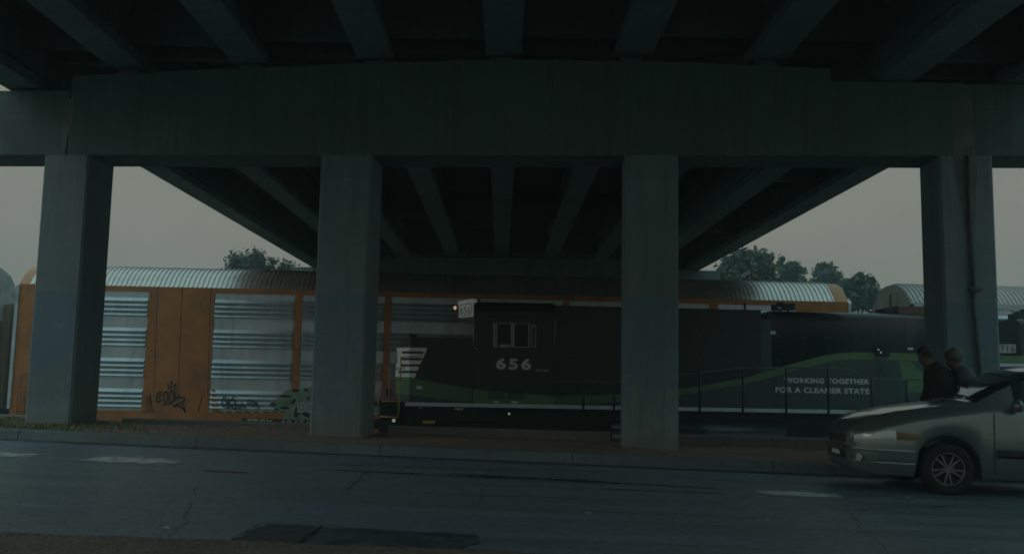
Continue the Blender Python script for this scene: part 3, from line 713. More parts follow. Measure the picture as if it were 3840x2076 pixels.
# pale green and black mural behind the second column, on panel, post and sill
S2 = lambda *p: [(900 + x * .1867, 1400 + y * .1867) for x, y in p]
mur = [S2((925, 340), (1040, 300), (1060, 430), (1010, 600), (960, 640), (720, 650), (640, 640), (600, 590), (720, 540), (760, 480)), S2((1050, 330), (1200, 310), (1500, 250), (1500, 700), (1480, 930), (860, 920), (870, 820), (960, 740), (690, 740), (720, 650), (1000, 610))]
decal("graffiti", side, mur, M['spraygreen'], orange, .056)
mb_ = [S2((805, 440), (860, 428), (1010, 432), (1045, 450), (1000, 472), (820, 470)), S2((1052, 320), (1120, 310), (1190, 325), (1185, 365), (1060, 365)), S2((600, 600), (660, 585), (740, 595), (735, 630), (620, 640)), S2((690, 705), (740, 695), (800, 705), (790, 725), (700, 725)),
       S2((805, 670), (880, 655), (990, 665), (1005, 690), (930, 715), (830, 710)), S2((1040, 560), (1080, 500), (1120, 495), (1125, 560), (1060, 620), (1030, 610)), S2((1120, 680), (1170, 660), (1165, 760), (1200, 800), (1160, 870), (1110, 880), (1085, 820), (1105, 740)),
       S2((1290, 300), (1330, 285), (1365, 315), (1350, 360), (1305, 355)), S2((1165, 780), (1280, 760), (1390, 790), (1400, 900), (1330, 860), (1240, 800)), S2((1345, 490), (1400, 470), (1400, 520), (1350, 520))]
decal("graffiti", side, mb_, M['spray'], orange, .060)
lettering("graffiti", "LEAD", side, 1116, 1172, 1545, 1506, M['spraywhite'], orange, .02, .068)
b = decal("graffiti", side, [[(1460 + 33 * cos(a * pi / 12), 1467 + 36 * sin(a * pi / 12)) for a in range(24)]], M['spraypink'], orange, .058)
decal("graffiti", side, [[(1458 + 13 * cos(a * pi / 10), 1470 + 15 * sin(a * pi / 10)) for a in range(20)]], M['spray'], orange, .062)
# reporting marks on a dark patch of the sill
decal("mark_patch", side, [[(908, 1566), (1160, 1573), (1160, 1610), (908, 1604)]], M['seam'], orange, .012)
lettering("reporting_mark", "TTGX", side, 925, 1023, 1598, 1569.5, M['letter'], orange, .012, .016, 0, 1.1)
lettering("reporting_mark", "69474", side, 1052, 1160, 1603, 1573, M['letter'], orange, .012, .016, 0, 1.1)
# ladder at the left end
b = MB()
for px_ in (72, 100): b.cyl(side.p(px_, 1400, .06), side.p(px_ - 6, 1552, .06), .014, n=6)
for k in range(4): b.cyl(side.p(71 - k, 1400 + k * 45, .06), side.p(101 - k, 1401 + k * 45, .06), .014, n=6)
b.build("ladder", M['orange'], orange, world=True)

# the neighbouring wagon at the left edge: only the far half of its end shows, tan below and pale above
lw = thing("car_carrier_wagon", "car carrier wagon at the left edge, its end tan below and pale above", "railway wagon", (-17.80, 31.25, ZR), TYAW, "enclosed car carrying wagons of the far train")
RS = roof_section(); zmid = 3.92
b = MB(); b.box(-27, -.05, -1.52, 1.52, .5, 5.0); lwb = b.build("body", M['tan'], lw)
b = MB(); b.prism(RS, 0, -27, -.06, True); b.build("roof", M['roof'], lw)
b = MB(); b.box(-.05, .0, -1.54, 1.54, .5, zmid); eb = b.build("end_door", M['tan'], lw)
b = MB(); b.prism([(1.54, zmid + .002), (-1.54, zmid + .002), (-1.62, 4.9), (-1.50, 5.22), (-1.1, 5.55), (-.5, 5.74), (0, 5.79), (.5, 5.74), (1.1, 5.55), (1.50, 5.22), (1.62, 4.9)], 0, -.05, .004); b.build("end_panel", M['trim'], lw)
for y in (-1.1, -.55, 0, .55, 1.1):
    b = MB(); b.box(.001, .035, y - .025, y + .025, .6, zmid - .1); b.build("door_rib", M['tan'], eb)
b = MB(); b.box(.006, .34, 1.12, 1.40, .5, 4.55); b.box(.006, .20, .8, .95, .5, 4.5); b.build("end_frame", M['tan'], lw)
b = MB(); b.box(-26, .1, -1.1, 1.1, .35, .5); b.box(0, .9, -.12, .12, .7, .92); b.build("underframe", M['under'], lw)
truck(lw, -2.5, .42)
RYAW = TYAW + .012
rw = car_carrier("silver roofed car carrier wagon with a pale rounded end behind the right column", (13.45 + 13.7, 33.0, ZR + .03), RYAW, -13.7, 13.7, [(-12.9, -10.2), (-9.9, -7.2), (-6.9, -4.2), (-3.9, -1.2), (-.9, 1.8), (2.1, 4.8)], 'trim', 'tanlt', 'seam', roof=mk('dull_roof', (.44, .39, .36), .45, .7, .3, .5, stretch=(.6, 1, 1), dirt=(.16, .16, .17)), rk0=.05, rk1=.3, seed=4)

# ------------------------------------------------------------------ locomotives on the near track
NSL, EXL = NS, EX
def loco_frame(label): return thing("locomotive", label, "locomotive", (0, 27.55, ZR), TYAW, "black and green locomotives on the near track")
L1 = loco_frame("black and green locomotive numbered 656 with a low striped nose and cab"); L1M = chain(L1)
def lplane(yl, ang=0, at=None):
    """a vertical plane in the locomotive's frame: parallel to its side at local y, or turned by ang about the vertical through local point at"""
    if at is None: return Plane(L1M @ Vector((0, yl, 0)), NSL, EXL)
    r = Matrix.Rotation(ang, 3, 'Z'); return Plane(L1M @ Vector((*at, 0)), r @ NSL, r @ EXL)
cabp, hoodp, edgep = lplane(-1.50), lplane(-1.0), lplane(-1.53)
L1I = L1M.inverted()
def lx(px, py, pl): q = L1I @ pl.p(px, py); return q.x, q.z
xs_, zst = lx(1800, 1516, edgep)
ZD = 1.545                          # deck of the walkway above the rail
xend, xfront = 13.75, lx(1536, 1400, hoodp)[0]
xcab0, _ = lx(1774, 1300, cabp); xcab1, _ = lx(2081, 1300, cabp)
# frame and walkway
b = MB(); b.box(xfront - .95, xend, -1.5, 1.5, ZD - .12, ZD); b.box(xfront - .8, xend - .2, -1.1, 1.1, ZD - .5, ZD - .12); b.build("frame", M['under'], L1)
b = MB(); b.box(xfront - .06, xend, -1.53, -1.501, ZD - .10, ZD + .004); b.box(xfront - .06, xend, 1.501, 1.53, ZD - .10, ZD + .004); b.build("walkway_edge", M['stripe'], L1)
# low nose with bevelled front corners
zn = lx(1536, 1262, hoodp)[1]
b = MB(); pl_ = [(xcab0 + .01, -1.0), (xfront, -1.0), (xfront - .34, -.60), (xfront - .34, .60), (xfront, 1.0), (xcab0 + .01, 1.0)]
b.prism(pl_, 2, ZD - .02, zn - .05); b.prism([(x - (.04 if x > xfront + .5 else -.04), y * .94) for x, y in pl_], 2, zn - .05, zn)
b.build("nose", M['black'], L1)
b = MB(); b.bbox(xfront - .05, xfront + .16, -.95, -.7, zn - .002, zn + .09, .01); b.cyl((xfront - .03, -.98, zn - .1), (xfront - .03, -.98, zn + .1), .02, n=6); b.build("sand_hatch", M['black'], L1)
# cab
zc = lx(1900, 1128, cabp)[1]
b = MB(); b.prism([(-1.5, ZD - .1), (-1.5, zc - .3), (-1.36, zc - .1), (-1.0, zc), (1.0, zc), (1.36, zc - .1), (1.5, zc - .3), (1.5, ZD - .1)], 0, xcab0, xcab1)
cabo = b.build("cab", M['black'], L1)
def z4(x, y): return (1700 + x * .3878, 1100 + y * .3878)
def box_px(b, pl, xa, ya, xb, yb, d0, d1):
    P = [pl.p(xa, ya), pl.p(xb, ya), pl.p(xb, yb), pl.p(xa, yb)]; vs = [p + pl.n * d0 for p in P] + [p + pl.n * d1 for p in P]
    b.add(vs, [(0, 1, 2, 3), (7, 6, 5, 4), (0, 4, 5, 1), (1, 5, 6, 2), (2, 6, 7, 3), (3, 7, 4, 0)], False)
# cab side windows: aluminium frames round dark panes
wb = MB()
for (xa, ya, xb, yb) in ((385, 285, 407, 518), (414, 285, 424, 518), (556, 285, 592, 518), (724, 285, 738, 522), (455, 493, 548, 511)): box_px(wb, cabp, *z4(xa, ya), *z4(xb, yb), -.01, .03)
for (xa, ya, xb, yb) in ((424, 285, 556, 293), (424, 511, 556, 518), (592, 285, 724, 292), (592, 514, 724, 522)): box_px(wb, cabp, *z4(xa, ya), *z4(xb, yb), -.01, .012)
win = wb.build("window_frame", M['frame'], cabo, world=True)
wb = MB(); box_px(wb, cabp, *z4(424, 293), *z4(724, 512), -.04, .006); wb.build("window_pane", M['glass'], cabo, world=True)
wb = MB()
for (xa, ya, xb, yb) in ((756, 303, 800, 322), (752, 322, 762, 520), (792, 322, 800, 520), (752, 514, 800, 522)): box_px(wb, cabp, *z4(xa, ya), *z4(xb, yb), -.01, .02)
wb.build("wind_deflector", M['frame'], cabo, world=True)
b = MB(); box_px(b, cabp, *z4(350, 205), *z4(830, 222), .0, .12); b.build("sun_shade", M['black'], cabo, world=True)
b = MB(); b.tube([cabp.p(*z4(200, 240), .06), cabp.p(*z4(196, 520), .06), cabp.p(*z4(240, 540), .06)], .014, 6); b.tube([cabp.p(*z4(990, 260), .05), cabp.p(*z4(975, 500), .05)], .012, 6); b.build("grab_iron", M['frame'], cabo, world=True)
lettering("road_number", "656", cabp, *[z4(412, 0)[0], z4(752, 0)[0]], z4(0, 732)[1], z4(0, 622)[1], M['letter'], cabo, .038, .005, 0, 1.25)
lettering("model_marking", "RP-M4C", cabp, z4(802, 0)[0], z4(930, 0)[0], z4(0, 752)[1], z4(0, 728)[1], M['letter'], cabo, .0, .005, .3)
# louvres low on the cab side
b = MB()
for (xa, xb) in ((335, 495), (525, 680)):
    for k in range(6): 
        P = [cabp.p(*z4(xa, 950 + k * 17 - 25), .01), cabp.p(*z4(xb, 955 + k * 17 - 25), .01), cabp.p(*z4(xb, 961 + k * 17 - 25), .03), cabp.p(*z4(xa, 956 + k * 17 - 25), .03)]
        b.add(P + [p - cabp.n * .02 for p in P], [(0, 1, 2, 3), (4, 5, 6, 7), (2, 3, 7, 6)])
b.build("louvre", M['teal'], cabo, world=True)
decal("data_plate", cabp, [[z4(390, 1035), z4(438, 1035), z4(438, 1055), z4(390, 1055)], [z4(562, 1038), z4(622, 1038), z4(622, 1062), z4(562, 1062)]], M['stripe'], cabo, .008)
# number board and headlight on the cab's front corner
at = (xcab0 + .02, -1.30); ang = radians(-32)
nbp = lplane(0, ang, at)
def nbx(px, py, d=0): return nbp.p(px, py, d)
b = MB(); P = [nbx(1717, 1129), nbx(1773, 1119), nbx(1773, 1184), nbx(1719, 1190)]
back = [p - nbp.n * .22 for p in P]; b.add(P + back, [(0, 1, 2, 3), (7, 6, 5, 4), (0, 4, 5, 1), (1, 5, 6, 2), (2, 6, 7, 3), (3, 7, 4, 0)]); b.cur = 1
bdm = mk('lit_number_board', (.8, .8, .76), .5); bdm.node_tree.nodes['Principled BSDF'].inputs['Emission Color'].default_value = (.8, .86, .8, 1); bdm.node_tree.nodes['Principled BSDF'].inputs['Emission Strength'].default_value = .09
nbo = b.build("number_board", [bdm], L1, world=True)
def rrect(cx, cy, hw, hh, r, n=5, sk=0):
    out = []
    for k, (sx, sy) in enumerate(((1, -1), (1, 1), (-1, 1), (-1, -1))):
        for i in range(n + 1):
            a = -pi / 2 + k * pi / 2 + i / n * pi / 2; x = sx * (hw - r) + r * cos(a); out.append((cx + x, cy + sy * (hh - r) + r * sin(a) + sk * x))
    return out
cxn, cyn = z4(114, 157)
strokes("board_outline", nbp, [rrect(cxn, cyn, 24, 20.5, 8, 5, -.13) + [rrect(cxn, cyn, 24, 20.5, 8, 5, -.13)[0]]], 2.2, M['blacktxt'], nbo, .004)
lettering("board_number", "656", nbp, z4(66, 0)[0], z4(166, 0)[0], z4(0, 200)[1], z4(0, 133)[1], M['blacktxt'], nbo, .0, .006, 0, 1.1, yb1=z4(0, 190)[1])
b = MB(); q = lx(1711, 1154, lplane(-.85)); c0 = Vector((q[0] - .02, -.85, q[1])); b.cyl(c0 + Vector((.3, 0, 0)), c0, .085, n=14); hl = b.build("headlight", M['black'], L1)
b = MB(); b.cyl(c0 + Vector((.0, -.06, .0)), c0 - Vector((.04, .08, 0)), .06, .04, n=12); b.build("lens", M['warm'], hl)
# livery on the nose: white nose panel with black bars, then green and dark green
chp = lplane(0, -math.atan2(.40, .34), (xfront - .17, -.80))
def z3(x, y): return (1400 + x * .316, 1200 + y * .316)
A3 = lambda *p: [z3(*q) for q in p]
decal("nose_livery", hoodp, [A3((430, 322), (640, 328), (612, 400), (580, 470), (540, 560), (490, 685), (430, 675))], M['white'], L1, .004)
decal("nose_livery", chp, [A3((276, 326), (430, 322), (430, 675), (262, 672), (270, 520), (292, 500), (285, 400))], M['white'], L1, .004)
bars = [[(345, 367), (430, 367), (600, 370), (592, 398), (430, 395), (345, 396)], [(332, 445), (430, 445), (582, 447), (570, 476), (430, 474), (332, 474)], [(330, 520), (430, 520), (562, 522), (552, 549), (430, 547), (330, 547)], [(300, 597), (430, 598), (528, 600), (517, 628), (430, 626), (300, 625)]]
decal("nose_stripe", hoodp, [A3((430, q[1][1]), *q[2:4], (430, q[4][1])) for q in bars], M['black'], L1, .009)
decal("nose_stripe", chp, [A3(q[0], (430, q[1][1]), (430, q[4][1]), q[5]) for q in bars], M['black'], L1, .009)
decal("nose_green", hoodp, band(A3((430, 672), (490, 690), (800, 755), (1190, 812)), A3((430, 880), (480, 888), (800, 935), (1190, 972)), 14), M['green'], L1, .004)
decal("nose_green", chp, [A3((262, 672), (430, 672), (430, 880), (262, 870))], M['green'], L1, .004)
decal("nose_base", hoodp, band(A3((430, 880), (480, 888), (800, 935), (1190, 972)), A3((430, 985), (1190, 1000)), 14), M['teal'], L1, .004)
decal("nose_base", chp, [A3((262, 870), (430, 880), (430, 985), (262, 975))], M['teal'], L1, .004)
decal("notice_plate", hoodp, [A3((512, 775), (578, 778), (578, 818), (512, 815))], M['letter'], L1, .008)
strokes("graffiti", chp, [[z3(*q) for q in ((270, 570), (285, 555), (315, 560), (320, 575), (290, 585), (270, 572))]], 2, M['spray'], L1, .012)
strokes("graffiti", chp, [[z3(*q) for q in ((320, 575), (340, 580), (345, 560), (372, 558), (378, 578))]], 2, M['spray'], L1, .012)
# livery on the cab
top = [z4(190, 925), z4(330, 940), z4(520, 960), z4(680, 968), z4(983, 990)]; bot = [z4(190, 1058), z4(520, 1075), z4(983, 1080)]
decal("cab_green", cabp, band(top, bot, 12), M['green'], cabo, .004)
decal("cab_base", cabp, band(bot, [z4(190, 1085), z4(983, 1105)], 4), M['teal'], cabo, .004)
# long hood: square block over the engine room, notch, then a rounded hood
xh1 = lx(2855, 1300, hoodp)[0]; xh2 = lx(2896, 1300, hoodp)[0]; zh = lx(2600, 1156, hoodp)[1]; xh3 = 13.1
b = MB(); b.prism([(-1.0, ZD - .02), (-1.0, zh - .03), (-.97, zh), (.97, zh), (1.0, zh - .03), (1.0, ZD - .02)], 0, xcab1 - .01, xh1)
hood = b.build("engine_hood", M['black'], L1)
b = MB(); b.box(xh1 - .005, xh2 + .005, -.98, .98, ZD, zh - .26); b.build("hood_notch", M['teal'], L1)
zr2 = lx(2897, 1167, hoodp)[1] + .02
R2 = [(-1.0, ZD - .02), (-1.0, zr2 - .17)] + [(-1.0 + .17 * (1 - cos(a * pi / 12)), zr2 - .17 + .17 * sin(a * pi / 12)) for a in range(1, 7)]
R2 = R2 + [(-y, z) for y, z in reversed(R2)]
b = MB(); b.prism(R2, 0, xh2, xh3, True); b.build("rear_hood", mk("hood_paint", (.012, .014, .015), .32, 0, .2, 1.2, coat=.3), L1)
def z5(x, y): return (2540 + x * .3878, 1100 + y * .3878)
def z6(x, y): return (2940 + x * .2871, 1240 + y * .2871)
GT = [(2081, 1484), (2200, 1482), (2325, 1477), (2540, 1458)] + [z5(*q) for q in ((20, 922), (230, 890), (640, 820), (900, 745))] + [z6(*q) for q in ((0, 460), (250, 390), (500, 325), (700, 290), (950, 278), (1400, 287), (1900, 297))]
GB = [(2081, 1516), (2200, 1512), (2325, 1506), (2540, 1482)] + [z5(*q) for q in ((20, 978), (230, 945), (640, 875), (900, 812))] + [z6(*q) for q in ((0, 555), (250, 485), (500, 425), (750, 380), (1000, 370), (1500, 380), (1900, 391))]
decal("hood_swoosh", hoodp, band(GT, GB, 90), M['green'], L1, .005)
decal("hood_base", hoodp, band(GB, [(2081, 1530), (3486, 1570)], 90), M['teal'], L1, .003)
decal("hood_panel", hoodp, [[z6(*q) for q in ((1500, 392), (1668, 396), (1668, 430), (1712, 450), (1725, 478), (1790, 530), (1900, 540), (1900, 800), (1620, 795), (1572, 650), (1532, 550))]], M['green'], L1, .006)
lettering("slogan", "WORKING TOGETHER", hoodp, 2400 + 836 * .646, 2400 + 1331 * .646, 850 + 905 * .646, 850 + 874 * .646, M['letter'], L1, .042, .009, 0, 1.1, yb1=850 + 916 * .646)
lettering("slogan", "FOR A CLEANER STATE", hoodp, 2400 + 786 * .646, 2400 + 1331 * .646, 850 + 960 * .646, 850 + 928 * .646, M['letter'], L1, .042, .009, 0, 1.1, yb1=850 + 970 * .646)
b = MB(); pc = hoodp.p(*z6(1300, 505), 0); 
for r_, n_ in ((.165, 24), (.085, 18)):
    pts = [pc + EXL * (r_ * cos(k * 2 * pi / n_)) + Vector((0, 0, r_ * sin(k * 2 * pi / n_))) + NSL * .05 for k in range(n_ + 1)]; b.tube(pts, .011, 5)
for k in range(5): b.cyl(pc + NSL * .05, pc + NSL * .05 + EXL * (.165 * cos(k * 1.257)) + Vector((0, 0, .165 * sin(k * 1.257))), .009, n=5)
b.cyl(pc, pc + NSL * .06, .04, n=10); b.build("hand_brake_wheel", M['pipe'], L1, world=True)
b = MB(); box_px(b, hoodp, *z6(1190, 235), *z6(1360, 335), 0, .1); lb2 = b.build("lamp_box", M['under'], L1, world=True)
b = MB()
for q in ((1212, 245), (1245, 283)): pq = hoodp.p(*z6(*q), .1); b.cyl(pq, pq + NSL * .02, .022, n=8)
b.build("marker_lamp", M['cool'], lb2, world=True)
decal("builder_plate", hoodp, [[z6(*q) for q in ((1612, 218), (1685, 220), (1685, 246), (1612, 244))], [z5(900, 362), z5(950, 364), z5(950, 394), z5(900, 392)]], M['letter'], L1, .01)
# door seams on the hood
b = MB()
for k in range(14):
    px_ = 2130 + k * 97
    b.add([hoodp.p(px_, 1185 + (px_ - 2549) * .025, .003), hoodp.p(px_ + 1.6, 1185 + (px_ - 2549) * .025, .003), hoodp.p(px_ + 1.6, 1500, .003), hoodp.p(px_, 1500, .003)], [(0, 1, 2, 3)])
b.build("door_seams", M['under'], L1, world=True)
for k in range(14):
    px_ = 2138 + k * 97; b = MB()
    for py_ in (1250, 1340, 1420): box_px(b, hoodp, px_, py_ + (px_ - 2549) * .025, px_ + 7, py_ + 5 + (px_ - 2549) * .025, 0, .03)
    b.build("door_latch", M['pipe'], L1, world=True)
for k in range(3):
    b = MB()
    for q_ in range(9): box_px(b, hoodp, 2350 + k * 88, 1200 + q_ * 9, 2420 + k * 88, 1204 + q_ * 9, 0, .025)
    b.build("hood_louvre", M['under'], L1, world=True)
# roof gear: horn and beacon cluster, small stub, box on the far end
b = MB(); rp = lplane(-.1)
for (xa, ya, xb, yb) in ((2897, 1143, 2912, 1158), (2912, 1140, 2968, 1146), (2934, 1148, 2962, 1156), (2962, 1138, 2976, 1163), (2898, 1157, 2977, 1163), (2920, 1133, 2930, 1150)):
    box_px(b, rp, xa, ya, xb, yb, -.15, .15)
for px_ in (2905, 2925, 2955): b.cyl(rp.p(px_, 1160), rp.p(px_, 1176), .03, n=6)
b.build("horn_cluster", M['under'], L1, world=True)
b = MB(); b.cyl(rp.p(2793, 1142), rp.p(2793, 1170), .03, n=8); b.cyl(rp.p(2793, 1143), rp.p(2793, 1136), .05, n=8); b.build("roof_stub", M['under'], L1, world=True)
b = MB(); rp = lplane(-.5); box_px(b, rp, 3354, 1151, 3600, 1186, -.8, .25); b.build("roof_box", M['maroon'], L1, world=True)
b = MB(); P = [rp.p(3303, 1158, .2), rp.p(3356, 1148, .2), rp.p(3356, 1186, .2), rp.p(3303, 1182, .2)]; b.add(P + [p - rp.n * .6 for p in P], [(0, 1, 2, 3), (7, 6, 5, 4), (0, 4, 5, 1), (1, 5, 6, 2), (2, 6, 7, 3), (3, 7, 4, 0)]); b.build("roof_box", M['under'], L1, world=True)
# handrails along the walkway
def rail_post(px, ytop, ybot, r=.03): 
    b.cyl(edgep.p(px, ytop), edgep.p(px, ybot), r, n=8)
for px_, yt, yb in ((2188, 1430, 1535), (2302, 1432, 1537), (2624, 1378, 1552), (2786, 1390, 1556), (2949, 1380, 1562), (3107, 1380, 1562), (3270, 1418, 1560), (3401, 1422, 1560)):
    b = MB(); rail_post(px_, yt, yb, .036); b.build("handrail_post", M['black'], L1, world=True)
b = MB()
b.tube([edgep.p(*q) for q in ((2081, 1428), (2302, 1434), (2786, 1378), (2949, 1378), (3195, 1381), (3228, 1418), (3400, 1422), (3600, 1427))], .016, 7)
b.build("handrail", M['pipe'], L1, world=True)
# front steps with yellow rails
st = MB(); pe = edgep
def y3(*pts): return [pe.p(*z3(*q)) for q in pts]
st.tube(y3((35, 548), (78, 548), (68, 700), (52, 1125)), .018, 8); st.tube(y3((188, 570), (186, 945)), .014, 8); st.tube(y3((330, 435), (318, 700), (296, 1145)), .018, 8); st.tube(y3((325, 436), (470, 430), (545, 430), (590, 385)), .013, 8)
st.tube(y3((100, 957), (285, 960)), .02, 8); st.tube(y3((70, 1142), (296, 1150)), .024, 8)
st.build("step_handrail", M['yellow'], L1, world=True)
b = MB(); xa = L1I @ pe.p(*z3(60, 1000)); xb = L1I @ pe.p(*z3(300, 1000))
for z in (.45, .8, 1.15, 1.44): b.box(xa.x, xb.x, -1.52, -1.2, z, z + .05)
b.box(xa.x, xb.x, -1.19, 1.19, .4, 1.5); b.box(xa.x - .05, xb.x, -1.52, 1.52, 1.49, 1.52); b.build("step_well", M['under'], L1)
b = MB(); b.box(xa.x - .7, xa.x + .1, -.13, .13, .72, .98); b.build("coupler", M['under'], L1)
b = MB(); b.cyl(pe.p(*z3(243, 1188), -.1), pe.p(*z3(243, 1188), .0), .06, n=10); dl = b.build("ditch_light", M['black'], L1, world=True)
b = MB(); b.cyl(pe.p(*z3(243, 1188), .0), pe.p(*z3(243, 1188), .02), .05, n=10); b.build("lens", M['cool'], dl, world=True)
b = MB(); pq = edgep.p(1909, 1550); b.cyl(pq, pq + NSL * .02, .035, n=8); b.build("step_light", M['cool'], L1, world=True)
# tank, trucks and plates below the frame
xt0 = lx(2300, 1580, edgep)[0]; xt1 = lx(2952, 1580, edgep)[0]
zt1 = ZD - .36
b = MB(); b.prism([(-1.42 + .3 * (1 - cos(a * pi / 10)) if False else -1.40 + (.34 * (1 - sin(a * pi / 10))), zt1 - .34 + .34 * cos(a * pi / 10)) for a in range(0, 6)] + [(-1.40, zt1 - .34), (-1.36, .40), (-.9, .2), (.9, .2), (1.36, .40), (1.40, zt1 - .34), (1.06, zt1)], 0, xt0, xt1, True)
b.build("fuel_tank", mk("tank_paint", (.03, .034, .038), .35, 0, .3, 2), L1)
b = MB(); b.box(xfront - .3, xend - .4, -.85, .85, .25, ZD - .45); b.build('underframe', M['under'], L1)
truck(L1, lx(1770, 1600, edgep)[0], .5, 'under', 1.2); truck(L1, lx(3230, 1600, edgep)[0], .5, 'under', 1.2)
decal("truck_plate", lplane(-1.30), [A3((580, 1188), (735, 1190), (725, 1225), (585, 1222))], M['yellow'], L1, .01)
decal("frame_plate", edgep, [A3((968, 1040), (1062, 1042), (1060, 1060), (968, 1058)), A3((545, 1034), (578, 1035), (578, 1046), (545, 1045))], M['stripe'], L1, .006)

# second locomotive, coupled behind: only its number-boarded hood end shows past the right column
L2 = loco_frame("dark locomotive numbered 716 half hidden behind the right hand column")
x0 = 14.5
b = MB(); b.box(x0, x0 + 17, -1.5, 1.5, ZD - .12, ZD); b.box(x0 + .3, x0 + 16.8, -1.1, 1.1, ZD - .5, ZD - .12); b.build("frame", M['under'], L2)
b = MB(); b.box(x0, x0 + 17, -1.53, -1.501, ZD - .1, ZD + .004); b.build("walkway_edge", M['stripe'], L2)
zz2 = lx(3790, 1197, hoodp)[1] + .02; R3 = [(-1.0, ZD - .02), (-1.0, zz2 - .15), (-.95, zz2 - .05), (-.85, zz2)]; R3 = R3 + [(-y, z) for y, z in reversed(R3)]
b = MB(); b.prism(R3, 0, x0 + .55, x0 + 11, False); b.build("engine_hood", M['black'], L2)
b = MB(); b.prism([(-1.5, ZD), (-1.5, zz2 + .0), (-1.2, zz2 + .3), (1.2, zz2 + .3), (1.5, zz2), (1.5, ZD)], 0, x0 + 11, x0 + 13.4); cb2 = b.build("cab", M['black'], L2)
b = MB(); b.box(x0 + 11.4, x0 + 13, -1.515, -1.49, ZD + 1.3, ZD + 2.1); b.build("window_pane", M['glass'], cb2)
b = MB(); b.box(x0 + 13.4, x0 + 16, -1, 1, ZD, ZD + 1.3); b.build("nose", M['black'], L2)
nb2 = decal("number_board", hoodp, [rrect(3776, 1306, 33, 16.5, 8)], M['tanlt'], L2, .012)
lettering("board_number", "716", hoodp, 3751, 3804, 1318, 1293, M['blacktxt'], nb2, .0, .018, 0, 1.15)
decal("hood_swoosh", hoodp, band([(3700, 1332), (4500, 1345)], [(3700, 1358), (4500, 1371)], 4), M['green'], L2, .005)
decal("hood_stripe", hoodp, band([(3700, 1360), (4500, 1373)], [(3700, 1372), (4500, 1385)], 4), M['stripe'], L2, .005)
decal("hood_base", hoodp, band([(3700, 1372), (4500, 1385)], [(3700, 1560), (4500, 1575)], 4), M['teal'], L2, .004)
b = MB(); rp = lplane(-.2)
for (xa, ya, xb, yb) in ((3800, 1176, 3900, 1200), (3822, 1166, 3860, 1180), (3845, 1158, 3900, 1172)): box_px(b, rp, xa, ya, xb, yb, -.3, .3)
b.build("horn_cluster", M['under'], L2, world=True)
truck(L2, x0 + 3, .5, 'under', 1.2); truck(L2, x0 + 14, .5, 'under', 1.2)

# ------------------------------------------------------------------ trees beyond the railway
def tree(label, px, pytop, Y, wpx, seed, mats, base_z=-1.3, nleaf=5200, leaf=.2, dense=.9, trunk_frac=.3, squash=1.0):
    rnd = random.Random(seed); sc = Y / FPX
    d = hit(px, pytop, (0, Y, 0), (0, 1, 0)); X = d.x; ztop = d.z; wd = wpx * sc; H = ztop - base_z
    t = thing("tree", label, "tree", (X, Y, base_z), 0, "trees standing beyond the railway")
    r0 = .03 * H
    b = MB(); limbs = []
    def limb(p, q, r1, r2):
        mid = (Vector(p) + Vector(q)) / 2 + Vector((rnd.uniform(-.1, .1), rnd.uniform(-.1, .1), 0)) * .6
        b.cyl(p, mid, r1, (r1 + r2) / 2, 8, False); b.cyl(mid, q, (r1 + r2) / 2, r2, 8, False)
    b.smooth = True
    limb((0, 0, -.2), (rnd.uniform(-.2, .2), 0, H * .45), r0, r0 * .6); limb((0, 0, H * .44), (rnd.uniform(-.3, .3), rnd.uniform(-.3, .3), H * .85), r0 * .6, r0 * .15)
    cl_ = []
    R = wd / 2; zc = max(H - R * 1.05 * squash, H * .52); up = H - zc
    nC = int(34 + R * 9)
    for i in range(nC):
        u = rnd.uniform(-.8, 1); a = rnd.uniform(0, 2 * pi); rr = R * (rnd.uniform(.45, 1.0) if i % 3 else rnd.uniform(.1, .5))
        lob = 1 + .22 * mnoise.noise((cos(a) * 1.7 + seed, sin(a) * 1.7, u * 1.6))
        c = Vector((cos(a) * sqrt(1 - u * u) * rr * lob, sin(a) * sqrt(1 - u * u) * rr * lob, zc + u * up * (rr / R * .55 + .45) * lob * (1 if u > 0 else .9) - .1 * R))
        cr = R * rnd.uniform(.10, .24); cl_.append((c, cr))
        if i % 3 == 0: limb((0, 0, H * rnd.uniform(.3, .6)), c, r0 * .26, r0 * .05)
    b.build("trunk", M['bark'], t)
    b = MB(); b.smooth = False
    wts = [c_[1] ** 2 for c_ in cl_]
    for k in range(nleaf):
        c, cr = rnd.choices(cl_, wts)[0]
        v = Vector((rnd.gauss(0, 1), rnd.gauss(0, 1), rnd.gauss(0, .8))) * cr * .62
        p = c + v; s = leaf * rnd.uniform(.45, 1.2)
        n = (v.normalized() * .6 + Vector((rnd.uniform(-1, 1), rnd.uniform(-1, 1), rnd.uniform(-.2, 1)))).normalized(); a = n.orthogonal().normalized(); a = Matrix.Rotation(rnd.uniform(0, 6.3), 3, n) @ a; e = n.cross(a)
        b.cur = rnd.choices(range(len(mats)), [6, 3, 1][:len(mats)])[0]
        b.add([p - a * s, p + e * s * .45, p + a * s, p - e * s * .45], [(0, 1, 2, 3)])
    b.build("crown", [M[x] for x in mats], t)
    return t
tree("broad leafy tree rising over the orange wagon at left under the bridge edge", 955, 912, 62, 262, 11, ['leaf', 'leafdk', 'leafol'], nleaf=6000)
tree("large dark tree beside the bridge edge at right, tallest of the right hand trees", 2780, 912, 60, 260, 12, ['leafdk', 'leaf', 'leafol'], nleaf=10500, leaf=.22)
tree("low olive tinged bush in front of the large dark tree", 2850, 985, 56, 150, 18, ['leafol', 'leafdk', 'leaf'], nleaf=4500)
tree("rounded open crowned tree just right of the large dark tree", 2962, 962, 66, 130, 13, ['leaf', 'leafdk'], nleaf=3000)
tree("small round tree showing sky through its crown above the orange wagon's end", 3098, 980, 68, 140, 14, ['leaf', 'leafdk'], nleaf=3000)
